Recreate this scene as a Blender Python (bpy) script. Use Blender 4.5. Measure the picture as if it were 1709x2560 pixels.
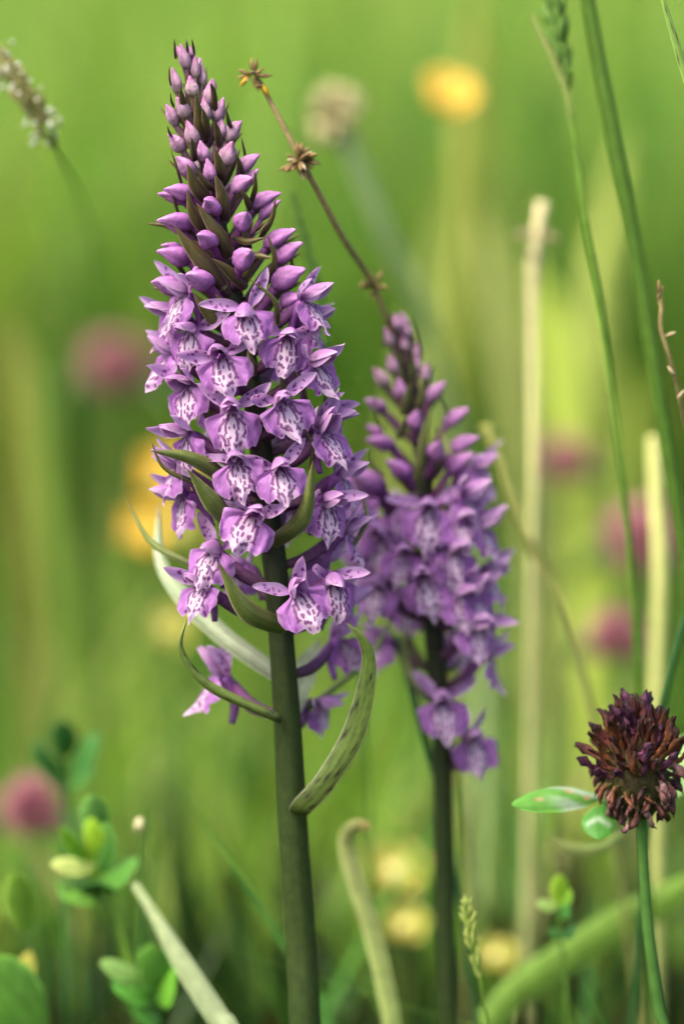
import bpy, math, random
import numpy as np
from mathutils import Vector, Matrix

random.seed(7)
RNG = np.random.default_rng(7)
for o in list(bpy.data.objects):
    bpy.data.objects.remove(o)
SC = bpy.context.scene
COL = SC.collection

# ------------------------------------------------------------------ camera
PITCH = math.radians(13.0)
LENS = 0.100                       # 100 mm macro on 24 x 36 portrait
FRAME_H = 0.222                    # metres seen top to bottom at the orchid
D0 = FRAME_H / 0.036 * LENS
S = FRAME_H / 2560.0               # metres per photo pixel at the orchid
CAM = Vector((0.0, -D0 * math.cos(PITCH), 0.467))
FW = Vector((0, math.cos(PITCH), -math.sin(PITCH)))
UP = Vector((0, math.sin(PITCH), math.cos(PITCH)))
RT = Vector((1, 0, 0))
cam = bpy.data.cameras.new('camera')
camo = bpy.data.objects.new('camera', cam)
COL.objects.link(camo)
camo.location = CAM
camo.rotation_euler = (math.pi / 2 - PITCH, 0, 0)
cam.sensor_fit = 'VERTICAL'
cam.sensor_width = 24
cam.sensor_height = 36
cam.lens = 100
cam.clip_start = 0.01
cam.clip_end = 2000
cam.dof.use_dof = True
cam.dof.focus_distance = D0 - 0.0105
cam.dof.aperture_fstop = 4.2
SC.camera = camo

# ------------------------------------------------------------------ light: bright overcast
SUN_EL, SUN_AZ = math.radians(58), math.radians(238)   # azimuth: where the sun stands, from +Y clockwise
world = bpy.data.worlds.new('World')
SC.world = world
world.use_nodes = True
nt = world.node_tree
bg = nt.nodes['Background']
sky = nt.nodes.new('ShaderNodeTexSky')
sky.sky_type = 'NISHITA'
sky.sun_disc = False
sky.sun_elevation = SUN_EL
sky.sun_rotation = SUN_AZ
sky.air_density = 0.7
sky.dust_density = 6.0
sky.ozone_density = 0.2
nt.links.new(sky.outputs[0], bg.inputs[0])
bg.inputs[1].default_value = 0.15
sl = bpy.data.lights.new('sun', 'SUN')
sl.energy = 1.15
sl.angle = math.radians(25)
sl.color = (1.0, 0.89, 0.72)
so = bpy.data.objects.new('sun', sl)
COL.objects.link(so)
sdir = Vector((math.sin(SUN_AZ) * math.cos(SUN_EL), math.cos(SUN_AZ) * math.cos(SUN_EL), math.sin(SUN_EL)))
so.rotation_euler = (-sdir).to_track_quat('-Z', 'Y').to_euler()
so.location = (0, 0, 5)
SC.view_settings.view_transform = 'Standard'
SC.view_settings.look = 'None'
SC.view_settings.gamma = 1.0
SC.view_settings.use_curve_mapping = False
SC.view_settings.exposure = 1.88
SC.render.engine = 'CYCLES'
SC.cycles.use_denoising = True
SC.cycles.max_bounces = 6
SC.cycles.adaptive_threshold = 0.025
SC.cycles.caustics_reflective = False
SC.cycles.caustics_refractive = False
SC.cycles.diffuse_bounces = 3
SC.cycles.transmission_bounces = 3
SC.cycles.sample_clamp_indirect = 6

# ------------------------------------------------------------------ helpers
ALB = 0.55


def c(r, g, b, k=1.0):
    def f(v):
        v /= 255.0
        return v / 12.92 if v <= 0.04045 else ((v + 0.055) / 1.055) ** 2.4
    return np.array([f(r), f(g), f(b)]) * ALB * k


def W(x, y, d=0.0):
    """point that stands d metres behind the orchid's plane"""
    k = (D0 + d) / D0
    return CAM + FW * (D0 + d) + RT * ((x - 854.5) * S * k) + UP * ((1280 - y) * S * k)


def kd(d):
    return S * (D0 + d) / D0


def mat(name, rough=0.5, trans=0.0, spec=0.3, nscale=900, namt=0.12, bump=0.0, bscale=3000, stretch=None,
        tcol=(1, 1, 1), streak=0.0, stscale=4000):
    m = bpy.data.materials.new(name)
    m.use_nodes = True
    n = m.node_tree.nodes
    L = m.node_tree.links
    out = n['Material Output']
    p = n['Principled BSDF']
    at = n.new('ShaderNodeAttribute')
    at.attribute_name = 'Col'
    tc = n.new('ShaderNodeTexCoord')
    no = n.new('ShaderNodeTexNoise')
    no.inputs['Scale'].default_value = nscale
    no.inputs['Detail'].default_value = 4
    L.new(tc.outputs['Object'], no.inputs['Vector'])
    mr = n.new('ShaderNodeMapRange')
    mr.inputs[1].default_value = 0.3
    mr.inputs[2].default_value = 0.7
    mr.inputs[3].default_value = 1 - namt
    mr.inputs[4].default_value = 1 + namt
    L.new(no.outputs['Fac'], mr.inputs[0])
    mx = n.new('ShaderNodeVectorMath')
    mx.operation = 'SCALE'
    L.new(at.outputs['Color'], mx.inputs[0])
    L.new(mr.outputs[0], mx.inputs['Scale'])
    colout = mx.outputs[0]
    if streak:
        # fine parallel veins running along the leaf, from the across-coordinate stored in UV
        uv = n.new('ShaderNodeUVMap')
        uv.uv_map = 'UVMap'
        sp = n.new('ShaderNodeSeparateXYZ')
        L.new(uv.outputs[0], sp.inputs[0])
        n1 = n.new('ShaderNodeTexNoise')
        n1.noise_dimensions = '2D'
        mp = n.new('ShaderNodeMapping')
        mp.inputs['Scale'].default_value = (26, 1.5, 1)
        L.new(uv.outputs[0], mp.inputs[0])
        L.new(mp.outputs[0], n1.inputs['Vector'])
        n1.inputs['Scale'].default_value = 1.0
        n1.inputs['Detail'].default_value = 3
        m2 = n.new('ShaderNodeMapRange')
        m2.inputs[1].default_value = 0.3
        m2.inputs[2].default_value = 0.7
        m2.inputs[3].default_value = 1 - streak
        m2.inputs[4].default_value = 1 + streak
        L.new(n1.outputs['Fac'], m2.inputs[0])
        mx2 = n.new('ShaderNodeVectorMath')
        mx2.operation = 'SCALE'
        L.new(colout, mx2.inputs[0])
        L.new(m2.outputs[0], mx2.inputs['Scale'])
        colout = mx2.outputs[0]
    L.new(colout, p.inputs['Base Color'])
    p.inputs['Roughness'].default_value = rough
    p.inputs['Specular IOR Level'].default_value = spec
    if bump:
        nb = n.new('ShaderNodeTexNoise')
        nb.inputs['Scale'].default_value = bscale
        nb.inputs['Detail'].default_value = 3
        L.new(tc.outputs['Object'], nb.inputs['Vector'])
        bp = n.new('ShaderNodeBump')
        bp.inputs['Strength'].default_value = bump
        bp.inputs['Distance'].default_value = 0.0003
        L.new(nb.outputs['Fac'], bp.inputs['Height'])
        L.new(bp.outputs[0], p.inputs['Normal'])
    if trans > 0:
        tr = n.new('ShaderNodeBsdfTranslucent')
        tm = n.new('ShaderNodeVectorMath')
        tm.operation = 'MULTIPLY'
        L.new(colout, tm.inputs[0])
        tm.inputs[1].default_value = tcol
        L.new(tm.outputs[0], tr.inputs[0])
        ms = n.new('ShaderNodeMixShader')
        ms.inputs[0].default_value = trans
        L.new(p.outputs[0], ms.inputs[1])
        L.new(tr.outputs[0], ms.inputs[2])
        L.new(ms.outputs[0], out.inputs[0])
    return m


M_PETAL = mat('petal', 0.5, 0.38, 0.25, 700, 0.10, 0.25, 2500, tcol=(1.3, 1.1, 1.25))
M_BUD = mat('bud_skin', 0.58, 0.12, 0.22, 700, 0.22, 0.5, 1600)
M_BRACT = mat('bract', 0.42, 0.16, 0.40, 800, 0.14, 0.3, 3000, streak=0.18)
M_STEM = mat('orchid_stem', 0.6, 0.0, 0.18, 500, 0.22, 0.35, 1500)
M_GRASS = mat('grass_blade', 0.5, 0.42, 0.3, 60, 0.10, tcol=(1.15, 1.25, 0.7))
M_LEAF = mat('leaf', 0.5, 0.32, 0.18, 350, 0.14, 0.2, 1500, streak=0.12)
M_DRY = mat('dry_stalk', 0.7, 0.1, 0.15, 700, 0.28, 0.4, 2500)
M_DEAD = mat('withered_floret', 0.65, 0.12, 0.25, 900, 0.45, 0.5, 2600)


def mk(name, verts, faces, cols=None, m=None, parent=None, smooth=True, uvs=None):
    me = bpy.data.meshes.new(name)
    verts = np.asarray(verts, dtype=np.float64)
    me.from_pydata(verts.tolist(), [], faces)
    if cols is not None:
        a = me.color_attributes.new('Col', 'FLOAT_COLOR', 'POINT')
        cc = np.ones((len(verts), 4), dtype=np.float32)
        cc[:, :3] = np.clip(np.asarray(cols), 0, 1)
        a.data.foreach_set('color', cc.ravel())
    if uvs is not None:
        uvl = me.uv_layers.new(name='UVMap')
        vi = np.zeros(len(me.loops), dtype=np.int32)
        me.loops.foreach_get('vertex_index', vi)
        uvl.data.foreach_set('uv', np.asarray(uvs, dtype=np.float32)[vi].ravel())
    if smooth:
        me.polygons.foreach_set('use_smooth', [True] * len(me.polygons))
    if m:
        me.materials.append(m)
    me.update()
    return link(name, me, parent)


def link(name, me, parent=None):
    o = bpy.data.objects.new(name, me)
    COL.objects.link(o)
    if parent is not None:
        o.parent = parent
    return o


def thing(name, loc, label, cat, group=None):
    o = bpy.data.objects.new(name, None)
    o.empty_display_size = 0.01
    COL.objects.link(o)
    o.location = loc
    tag(o, label, cat, group)
    return o


def tag(o, label, cat, group=None):
    o['label'] = label
    o['category'] = cat
    if group:
        o['group'] = group


def spline(pts, n):
    """Catmull-Rom through the points, n samples (rows may hold extra columns such as radius)"""
    P = np.asarray(pts, dtype=float)
    if len(P) == 2:
        t = np.linspace(0, 1, n)[:, None]
        return P[0] * (1 - t) + P[1] * t
    P = np.vstack([2 * P[0] - P[1], P, 2 * P[-1] - P[-2]])
    m = len(P) - 3
    out = []
    for k in np.linspace(0, m - 1e-9, n):
        i = int(k)
        t = k - i
        p0, p1, p2, p3 = P[i:i + 4]
        out.append(0.5 * ((2 * p1) + (-p0 + p2) * t + (2 * p0 - 5 * p1 + 4 * p2 - p3) * t * t + (-p0 + 3 * p1 - 3 * p2 + p3) * t ** 3))
    return np.array(out)


def nrm(v):
    return v / (np.linalg.norm(v, axis=-1, keepdims=True) + 1e-12)


class MB:
    """collects pieces of ONE mesh"""
    def __init__(self):
        self.v, self.f, self.c, self.u, self.n = [], [], [], [], 0

    def add(self, v, f, col, uv=None):
        v = np.asarray(v, float)
        col = np.asarray(col, float)
        if col.ndim == 1:
            col = np.tile(col, (len(v), 1))
        self.v.append(v)
        self.c.append(col)
        self.u.append(np.zeros((len(v), 2)) if uv is None else np.asarray(uv))
        self.f += [tuple(i + self.n for i in q) for q in f]
        self.n += len(v)

    def obj(self, name, m, parent=None, off=None, smooth=True):
        V = np.vstack(self.v)
        if off is not None:
            V = V - np.asarray(off)
        return mk(name, V, self.f, np.vstack(self.c), m, parent, smooth, np.vstack(self.u))


def grid_faces(nv, nu, wrap=False):
    f = []
    for i in range(nv - 1):
        for j in range(nu if wrap else nu - 1):
            k = (j + 1) % nu
            f.append((i * nu + j, i * nu + k, (i + 1) * nu + k, (i + 1) * nu + j))
    return f


def tube(pts, rad, nseg=10, col0=None, col1=None, ridge=0.0, nr=5, cols=None, shade=None):
    P = np.asarray(pts, float)
    R = np.asarray(rad, float) * np.ones(len(P))
    T = nrm(np.gradient(P, axis=0))
    a = np.array(FW)
    v, cc, uv = [], [], []
    for i in range(len(P)):
        s = np.cross(T[i], a)
        if np.linalg.norm(s) < 1e-3:
            s = np.cross(T[i], np.array([1.0, 0, 0]))
        s = nrm(s)
        b = np.cross(T[i], s)
        for j in range(nseg):
            th = 2 * math.pi * j / nseg
            r = R[i] * (1 + ridge * math.cos(nr * th))
            v.append(P[i] + r * (math.cos(th) * s + math.sin(th) * b))
            t = i / (len(P) - 1)
            cc.append(cols[i] if cols is not None else col0 * (1 - t) + (col1 if col1 is not None else col0) * t)
            uv.append((j / nseg, t))
    f = grid_faces(len(P), nseg, True)
    f.append(tuple(range(nseg - 1, -1, -1)))
    f.append(tuple((len(P) - 1) * nseg + j for j in range(nseg)))
    return np.array(v), f, np.array(cc), uv


def ribbon(pts, wid, cols, fold=0.25, thick=0.12, twist=0.0, view=None, nu=7, wave=0.0, seed=0):
    """leaf blade along a spine: channelled upper face and a closed, keeled underside"""
    P = np.asarray(pts, float)
    w = np.asarray(wid, float)
    n = len(P)
    T = nrm(np.gradient(P, axis=0))
    vw = np.array(FW if view is None else view, float)
    us = np.linspace(-1, 1, nu)
    v, cc, uv = [], [], []
    tw = np.linspace(0, twist, n) if np.isscalar(twist) else np.asarray(twist)
    rg = np.random.default_rng(seed)
    ph = rg.uniform(0, 6, 4)
    for side in (0, 1):
        for i in range(n):
            s = nrm(np.cross(T[i], vw))
            N = np.cross(s, T[i])
            ca, sa = math.cos(tw[i]), math.sin(tw[i])
            s, N = s * ca + N * sa, N * ca - s * sa
            for u in us:
                h = fold * w[i] * (u * u - 0.35) * 0.5
                if wave:
                    h += wave * w[i] * u * abs(u) * math.sin(i / n * 14 + ph[0] + u)
                if side:
                    h -= (thick * w[i] * (1 - u * u) * 0.5 + 0.00004 * (abs(u) < 0.99))
                v.append(P[i] + s * (u * w[i] * 0.5) - (-N) * h)
                cc.append(cols(i / (n - 1), u, side))
                uv.append((u * 0.5 + 0.5 + side, i / (n - 1)))
    a = grid_faces(n, nu)
    k = n * nu
    f = a + [tuple(reversed([q + k for q in t])) for t in a]
    for i in range(n - 1):
        f.append((i * nu, (i + 1) * nu, k + (i + 1) * nu, k + i * nu))
        f.append((i * nu + nu - 1, k + i * nu + nu - 1, k + (i + 1) * nu + nu - 1, (i + 1) * nu + nu - 1))
    f.append(tuple(range(0, nu)) + tuple(k + j for j in range(nu - 1, -1, -1)))
    return np.array(v), f, np.array(cc), uv


def lerp(a, b, t):
    return a * (1 - t) + b * t


def sstep(a, b, x):
    t = np.clip((x - a) / (b - a), 0, 1)
    return t * t * (3 - 2 * t)


def foot_points(p0, p1, g, n=4):
    """rows from the ground up to (not including) p0, leaving p0 along the direction p1 -> p0 and coming down on g"""
    p0, p1, g = (np.asarray(q, float) for q in (p0, p1, g))
    L = np.linalg.norm(g[:3] - p0[:3])
    d = nrm(p0[:3] - p1[:3]) * L * 0.45
    out = []
    for t in np.linspace(1, 0, n + 1)[:-1]:
        c1, c2 = p0[:3] + d, g[:3] * .7 + p0[:3] * .3
        q = (1 - t) ** 3 * p0[:3] + 3 * (1 - t) ** 2 * t * c1 + 3 * (1 - t) * t * t * c2 + t ** 3 * g[:3]
        out.append(np.append(q, p0[3]))
    return out


def to_ground(p, slope=(0, 0)):
    p = np.array(p, float)
    return np.array([p[0] + slope[0] * p[2], p[1] + slope[1] * p[2], -0.004])


# ------------------------------------------------------------------ setting: ground and meadow
def build_ground():
    n = 61
    xs = np.sign(np.linspace(-1, 1, n)) * np.abs(np.linspace(-1, 1, n)) ** 3 * 300
    v = [(x, y + 2, 0.02 * math.sin(x * 1.3) * math.cos(y * 0.9) * min(1, (abs(x) + abs(y)) / 4)) for y in xs for x in xs]
    cols = np.tile(c(74, 92, 40), (len(v), 1))
    g = mk('ground', v, grid_faces(n, n), cols, None)
    m = bpy.data.materials.new('meadow_floor')
    m.use_nodes = True
    N, L = m.node_tree.nodes, m.node_tree.links
    p = N['Principled BSDF']
    tc = N.new('ShaderNodeTexCoord')
    n1 = N.new('ShaderNodeTexNoise')
    n1.inputs['Scale'].default_value = 25
    n1.inputs['Detail'].default_value = 8
    L.new(tc.outputs['Object'], n1.inputs[0])
    cr = N.new('ShaderNodeValToRGB')
    cr.color_ramp.elements[0].position = 0.35
    cr.color_ramp.elements[0].color = (*c(40, 36, 22), 1)
    cr.color_ramp.elements[1].position = 0.62
    cr.color_ramp.elements[1].color = (*c(70, 100, 42), 1)
    L.new(n1.outputs['Fac'], cr.inputs[0])
    L.new(cr.outputs[0], p.inputs['Base Color'])
    p.inputs['Roughness'].default_value = 0.9
    b = N.new('ShaderNodeBump')
    b.inputs['Distance'].default_value = 0.01
    L.new(n1.outputs['Fac'], b.inputs['Height'])
    L.new(b.outputs[0], p.inputs['Normal'])
    g.data.materials.append(m)
    g['kind'] = 'structure'


build_ground()

PAL = np.array([c(112, 172, 52), c(134, 190, 62), c(92, 162, 62), c(146, 194, 70), c(80, 146, 66), c(118, 166, 52), c(166, 204, 92)]) * np.array([1.22, 1.06, 1.2])
STRAW = c(196, 190, 120)


def grass_field(name, base, h, wd, seed, label, straw=0.04, lean=0.5, K=5, palette=None):
    r = np.random.default_rng(seed)
    n = len(base)
    az = r.uniform(0, 2 * math.pi, n)
    ln = np.abs(r.normal(0, lean, n)) * h
    face = r.uniform(0, math.pi, n)
    side = np.stack([np.cos(face), np.sin(face), np.zeros(n)], 1)
    ldir = np.stack([np.cos(az), np.sin(az), np.zeros(n)], 1)
    V = np.zeros((n, K, 2, 3))
    for k in range(K):
        t = k / (K - 1)
        ctr = base + ldir * (ln * t ** 2)[:, None]
        ctr[:, 2] += h * (t - 0.25 * (ln / h).clip(0, 1.5) * t ** 2)
        w = wd * (1 - t ** 2.2) * (0.65 + 0.5 * min(1, t * 3))
        V[:, k, 0] = ctr - side * (w / 2)[:, None]
        V[:, k, 1] = ctr + side * (w / 2)[:, None]
    pal = PAL if palette is None else palette
    col = pal[r.integers(0, len(pal), n)]
    # patches of one kind of grass
    pt = np.sin(base[:, 0] * 5.1 + 1.0) * np.cos(base[:, 1] * 3.3 + base[:, 0]) * 0.5 + 0.5
    col = col * (0.78 + 0.44 * pt)[:, None]
    warm = np.stack([0.92 + 0.20 * pt, np.ones(n), 1 - 0.15 * pt], 1)
    col = col * warm
    st = r.random(n) < straw
    col[st] = STRAW
    col = col * r.uniform(0.8, 1.2, (n, 1))
    C = np.repeat(col, K * 2, axis=0)
    tip = np.tile(np.repeat(np.linspace(0, 1, K), 2), n)[:, None]
    C = C * (1 + 0.12 * tip * np.array([1.2, 0.6, 0.2]))
    V = V.reshape(-1, 3)
    i0 = (np.arange(n) * K * 2)[:, None] + (np.arange(K - 1) * 2)[None]
    F = np.stack([i0, i0 + 1, i0 + 3, i0 + 2], -1).reshape(-1, 4)
    me = bpy.data.meshes.new(name)
    me.vertices.add(len(V))
    me.vertices.foreach_set('co', V.ravel())
    me.loops.add(F.size)
    me.loops.foreach_set('vertex_index', F.ravel().astype(np.int32))
    me.polygons.add(len(F))
    me.polygons.foreach_set('loop_start', np.arange(len(F), dtype=np.int32) * 4)
    me.polygons.foreach_set('loop_total', np.full(len(F), 4, np.int32))
    me.polygons.foreach_set('use_smooth', np.ones(len(F), bool))
    a = me.color_attributes.new('Col', 'FLOAT_COLOR', 'POINT')
    cc = np.ones((len(V), 4), np.float32)
    cc[:, :3] = C
    a.data.foreach_set('color', cc.ravel())
    me.materials.append(M_GRASS)
    me.update(calc_edges=True)
    me.validate()
    o = link(name, me)
    tag(o, label, 'grass')
    o['kind'] = 'stuff'
    return o


def field_points(n, y0, y1, xw0, xw1, seed, power=1.0):
    r = np.random.default_rng(seed)
    y = y0 + (y1 - y0) * r.random(n) ** power
    hw = xw0 + (xw1 - xw0) * (y - y0) / (y1 - y0)
    x = r.uniform(-1, 1, n) * hw
    return np.stack([x, y, np.zeros(n)], 1)


def keep_clear(b, h, pads):
    """thin the blades that would stand inside the orchids"""
    ok = np.ones(len(b), bool)
    for (x, y, rr) in pads:
        ok &= (b[:, 0] - x) ** 2 + (b[:, 1] - y) ** 2 > rr * rr
    return b[ok], h[ok]


r0 = np.random.default_rng(3)
# tall meadow, from 0.7 m behind the orchids to the far rise
b = field_points(36000, 0.95, 14.0, 1.0, 6.0, 11, 1.7)
h = np.clip(r0.normal(0.36, 0.07, len(b)), 0.15, 0.52)
grass_field('tall_meadow_grass', b, h, r0.uniform(0.003, 0.008, len(b)), 21, 'soft blurred tall green meadow grass stretching away behind the orchids', 0.05)
# the sward between
b = field_points(5200, 0.25, 1.1, 0.45, 1.15, 12)
h = np.clip(r0.normal(0.145, 0.035, len(b)), 0.05, 0.215)
grass_field('middle_meadow_grass', b, h, r0.uniform(0.002, 0.0055, len(b)), 22, 'blurred green grass blades close behind the two orchids', 0.05, 0.45)
# broad dark herb leaves under the grass
b = field_points(9000, 0.0, 1.3, 0.4, 1.2, 14)
h = np.clip(r0.normal(0.075, 0.03, len(b)), 0.02, 0.14)
b, h = keep_clear(b, h, [(-0.012, 0.0, 0.02), (0.022, 0.04, 0.02)])
grass_field('undergrowth', b, h, r0.uniform(0.007, 0.016, len(b)), 24, 'dark green herb leaves crowding under the meadow grass', 0.02, 0.9, palette=np.array([c(58, 104, 44), c(46, 84, 40), c(70, 116, 50), c(52, 92, 50), c(84, 72, 40)]) * .8)
# leaf clumps added close behind the orchids, coloured dark to stand in for shaded gaps
q = []
for (x, y, n_) in [(-.075, .10, 160), (-.055, .16, 140), (.02, .09, 150), (.035, .15, 120), (.095, .10, 160), (.12, .17, 120), (-.13, .15, 120), (.07, .22, 130), (-.02, .22, 130), (-.10, .06, 60)]:
    q.append(np.stack([r0.normal(x, .017, n_), r0.normal(y, .02, n_), np.zeros(n_)], 1))
b = np.vstack(q)
h = np.clip(r0.normal(0.15, 0.03, len(b)), 0.05, 0.20)
grass_field('shade_gap_leaves', b, h, r0.uniform(0.006, 0.014, len(b)), 25, 'leafy clumps coloured dark as the shaded gaps low between the stems', 0.0, 0.35, palette=np.array([c(46, 82, 36), c(40, 70, 32), c(60, 102, 44), c(70, 60, 34)]) * .75)
# low grass at the orchids' feet and towards the camera
b = field_points(6400, -0.5, 0.3, 0.35, 0.5, 13)
b = b[(np.sin(b[:, 0] * 47 + 2) * np.cos(b[:, 1] * 31 + b[:, 0] * 20) > -0.15) | (b[:, 1] < 0.0)]
h = np.clip(r0.normal(0.155, 0.055, len(b)), 0.04, 0.28) * np.where(b[:, 1] < 0.03, 0.55, 1.0)
b, h = keep_clear(b, h, [(-0.012, 0.0, 0.012), (0.022, 0.04, 0.012)])
grass_field('low_grass', b, h, r0.uniform(0.002, 0.0062, len(b)), 23, 'low dark green grass and moss at the feet of the orchids', 0.08, 0.6, palette=PAL[[2, 4, 0, 5, 4]] * np.array([.8, .88, .95]))

# ------------------------------------------------------------------ orchid flower pieces (millimetres, then metres)
MM = 0.001
C_LIPW, C_LIPC, C_MARK = c(188, 124, 202, 1.05), c(246, 220, 244, 1.05), c(120, 36, 124)
C_HOOD, C_HOODD, C_PALE = c(202, 144, 212, 1.05), c(156, 90, 174), c(236, 204, 238, 1.05)


def lip_mesh(seed):
    r = np.random.default_rng(seed)
    nu, nv = 77, 77
    us = np.linspace(-1, 1, nu)
    vs = np.linspace(0, 1, nv)
    U, V = np.meshgrid(us, vs)
    HW = 5.5 * r.uniform(0.94, 1.06)
    au = np.abs(U)
    mid = r.uniform(1.0, 2.1)
    L = 3.7 + 4.7 * np.sqrt(np.clip(1 - au ** 2.3, 0, 1)) + mid * np.exp(-(U / 0.17) ** 2) - 0.75 * np.exp(-((au - 0.36) / 0.10) ** 2)
    ph = r.uniform(0, 6.28, 5)
    L = L + 0.20 * np.sin(U * 13 + ph[0]) + 0.16 * np.sin(U * 25 + ph[1]) + 0.08 * np.sin(U * 47 + ph[2])
    wp = 0.24 + 0.76 * sstep(0.0, 0.46, V)
    X = U * HW * wp * (1 + 0.04 * np.sin(V * 6 + ph[2]) * np.sign(U))
    Z = -L * V
    skew = r.uniform(-0.06, 0.06)
    X = X + skew * Z
    # relief
    Y = -3.0 * np.sin(np.clip(V * 1.5, 0, 1.4)) + 1.2 * V ** 2
    k = r.uniform(0.8, 1.5, 2)
    Y = Y + (X / HW) ** 2 * np.where(U < 0, k[0], k[1]) * 1.7 * sstep(0.1, 0.7, V)
    edge = sstep(0.55, 1.0, np.maximum(V, au))
    Y = Y + edge * (0.7 * np.sin(U * 7 + ph[3]) + 0.45 * np.sin(U * 15 + ph[4]) * V)
    Y = Y - 0.35 * np.exp(-(X / 1.1) ** 2) * sstep(0.2, 0.8, V)          # central ridge
    Y = Y + 0.6 * np.exp(-(U / 0.15) ** 2) * sstep(0.8, 1, V) * r.uniform(-1, 1.5)
    # pigment, with edge highlights painted in as a lighter rim
    E = ((X / 2.55) ** 2 + ((Z + 4.6) / 4.6) ** 2)
    white = (1 - sstep(0.25, 1.55, E)) * 0.92
    white = np.maximum(white, 0.75 * np.exp(-(U / 0.2) ** 2) * sstep(0.5, 0.9, V))
    rim = sstep(0.90, 1.0, np.maximum(V, au * sstep(0.1, 0.4, V)))
    white = np.clip(white + 0.35 * rim, 0, 1)
    col = C_LIPW * (1 - white[..., None]) + C_LIPC * white[..., None]
    # radiating fine veins
    ang = np.arctan2(X, -(Z - 1.5))
    vein = 0.5 + 0.5 * np.sin(ang * 46 + 0.8 * np.sin(Z * 1.5 + ph[0]))
    col = col * (1 - 0.13 * vein[..., None] * (1 - white[..., None]) * np.array([0.8, 1.1, 0.6]))
    mark = np.zeros_like(X)
    for s in (-1, 1):
        for (a0, bow, z0, z1, wln) in ((2.5, 0.75, -1.7, -7.0, 0.30), (1.2, 0.35, -0.9, -7.4, 0.25)):
            a0 = a0 + r.uniform(-0.2, 0.2)
            bow = bow + r.uniform(-0.2, 0.2)
            tt = np.clip((Z - z0) / (z1 - z0), 0, 1)
            xl = s * (a0 * 0.45 + a0 * 0.55 * np.sin(np.pi * np.clip(tt * 0.95 + 0.08, 0, 1)) ** 0.8 + bow * 0.3 * np.sin(tt * 9 + ph[2]))
            dist = np.abs(X - xl)
            inside = (Z < z0) & (Z > z1)
            per = r.uniform(1.3, 2.3)
            dash = np.sin(Z * 2 * np.pi / per + r.uniform(0, 6)) > r.uniform(-0.75, -0.35)
            solid = Z > (z0 + (z1 - z0) * r.uniform(0.3, 0.55))
            mark = np.maximum(mark, (1 - sstep(wln * 0.6, wln * 1.5, dist)) * inside * np.where(solid, 1, dash))
    # dashes and dots between and below the loops
    pts = []
    for _ in range(400):
        px, pz = r.uniform(-2.9, 2.9), r.uniform(-9.6, -0.8)
        if (px / 3.0) ** 2 + ((pz + 5.0) / 5.0) ** 2 > 1:
            continue
        if all((px - q[0]) ** 2 + ((pz - q[1]) * 0.62) ** 2 > 0.85 for q in pts):
            pts.append((px, pz))
    for (px, pz) in pts:
        tl = 0.28 * px * r.uniform(0.3, 1)
        rx, rz = r.uniform(0.18, 0.30), r.uniform(0.3, 0.75)
        dx = (X - px) - tl * (Z - pz) * -0.4
        dd = (dx / rx) ** 2 + ((Z - pz) / rz) ** 2
        mark = np.maximum(mark, 1 - sstep(0.6, 1.5, dd))
    mark *= 1 - sstep(0.93, 1.0, V)
    mark = mark[..., None] * 0.9
    col = col * (1 - mark) + C_MARK * mark
    thr = np.exp(-((X / 0.8) ** 2 + (Z / 1.1) ** 2))[..., None] * 0.7
    col = col * (1 - thr) + c(120, 20, 84) * thr
    v = np.stack([X, Y, Z], -1).reshape(-1, 3) * MM
    o = mk('lip', v, grid_faces(nv, nu), col.reshape(-1, 3), M_PETAL)
    me = o.data
    bpy.data.objects.remove(o)
    return me


def petal(length, width, th0, kap, cup, seed=0, spots=0, inner=C_HOOD, edge=C_PALE, base=None, nu=17, nv=26, point=0.8, wav=0.0, a=0.75):
    """lance-shaped tepal: spine from the origin up +z, bending towards -y; returns verts (mm), faces, colours"""
    r = np.random.default_rng(seed)
    vs = np.linspace(0, 1, nv)
    th = th0 + kap * vs
    dz, dy = np.cos(th), -np.sin(th)
    z = np.concatenate([[0], np.cumsum((dz[1:] + dz[:-1]) / 2)]) / (nv - 1) * length
    y = np.concatenate([[0], np.cumsum((dy[1:] + dy[:-1]) / 2)]) / (nv - 1) * length
    pr = (vs + 0.05) ** a * (1.0 - vs) ** point
    pr = pr / pr.max() * width / 2
    pr[-1] = max(pr[-1], 0.05)
    us = np.linspace(-1, 1, nu)
    V, cc = [], []
    sp = [(r.uniform(-0.7, 0.7), r.uniform(0.12, 0.75), r.uniform(0.05, 0.11)) for _ in range(spots)]
    ph = r.uniform(0, 6)
    for i in range(nv):
        ny, nz = -math.cos(th[i]), -math.sin(th[i])       # inner normal
        for u in us:
            off = cup * pr[i] * (u * u) + wav * math.sin(vs[i] * 9 + ph) * u
            V.append((u * pr[i], y[i] + ny * off, z[i] + nz * off))
            e = abs(u) ** 2.5 * 0.55 + sstep(0.7, 1.0, vs[i]) * 0.45  # paler margin colour, also painting in the edge highlights
            col = lerp(inner, edge, min(1, e))
            if base is not None:
                col = lerp(base, col, sstep(0.0, 0.35, vs[i]))
            col = col * (1 - 0.10 * (0.5 + 0.5 * math.sin(u * 9.0)))
            for (su, sv, sr) in sp:
                q = ((u - su) * pr[i] / (sr * 3.6)) ** 2 + ((vs[i] - sv) / (sr * 0.42)) ** 2
                if q < 1.4:
                    col = lerp(C_MARK, col, float(sstep(0.5, 1.4, q)))
            cc.append(col)
    return np.array(V), grid_faces(nv, nu), np.array(cc)


def rot(ax, deg):
    return np.array(Matrix.Rotation(math.radians(deg), 3, ax))


def as_mesh(mb, name, m):
    o = mb.obj(name, m)
    me = o.data
    bpy.data.objects.remove(o)
    return me


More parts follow.
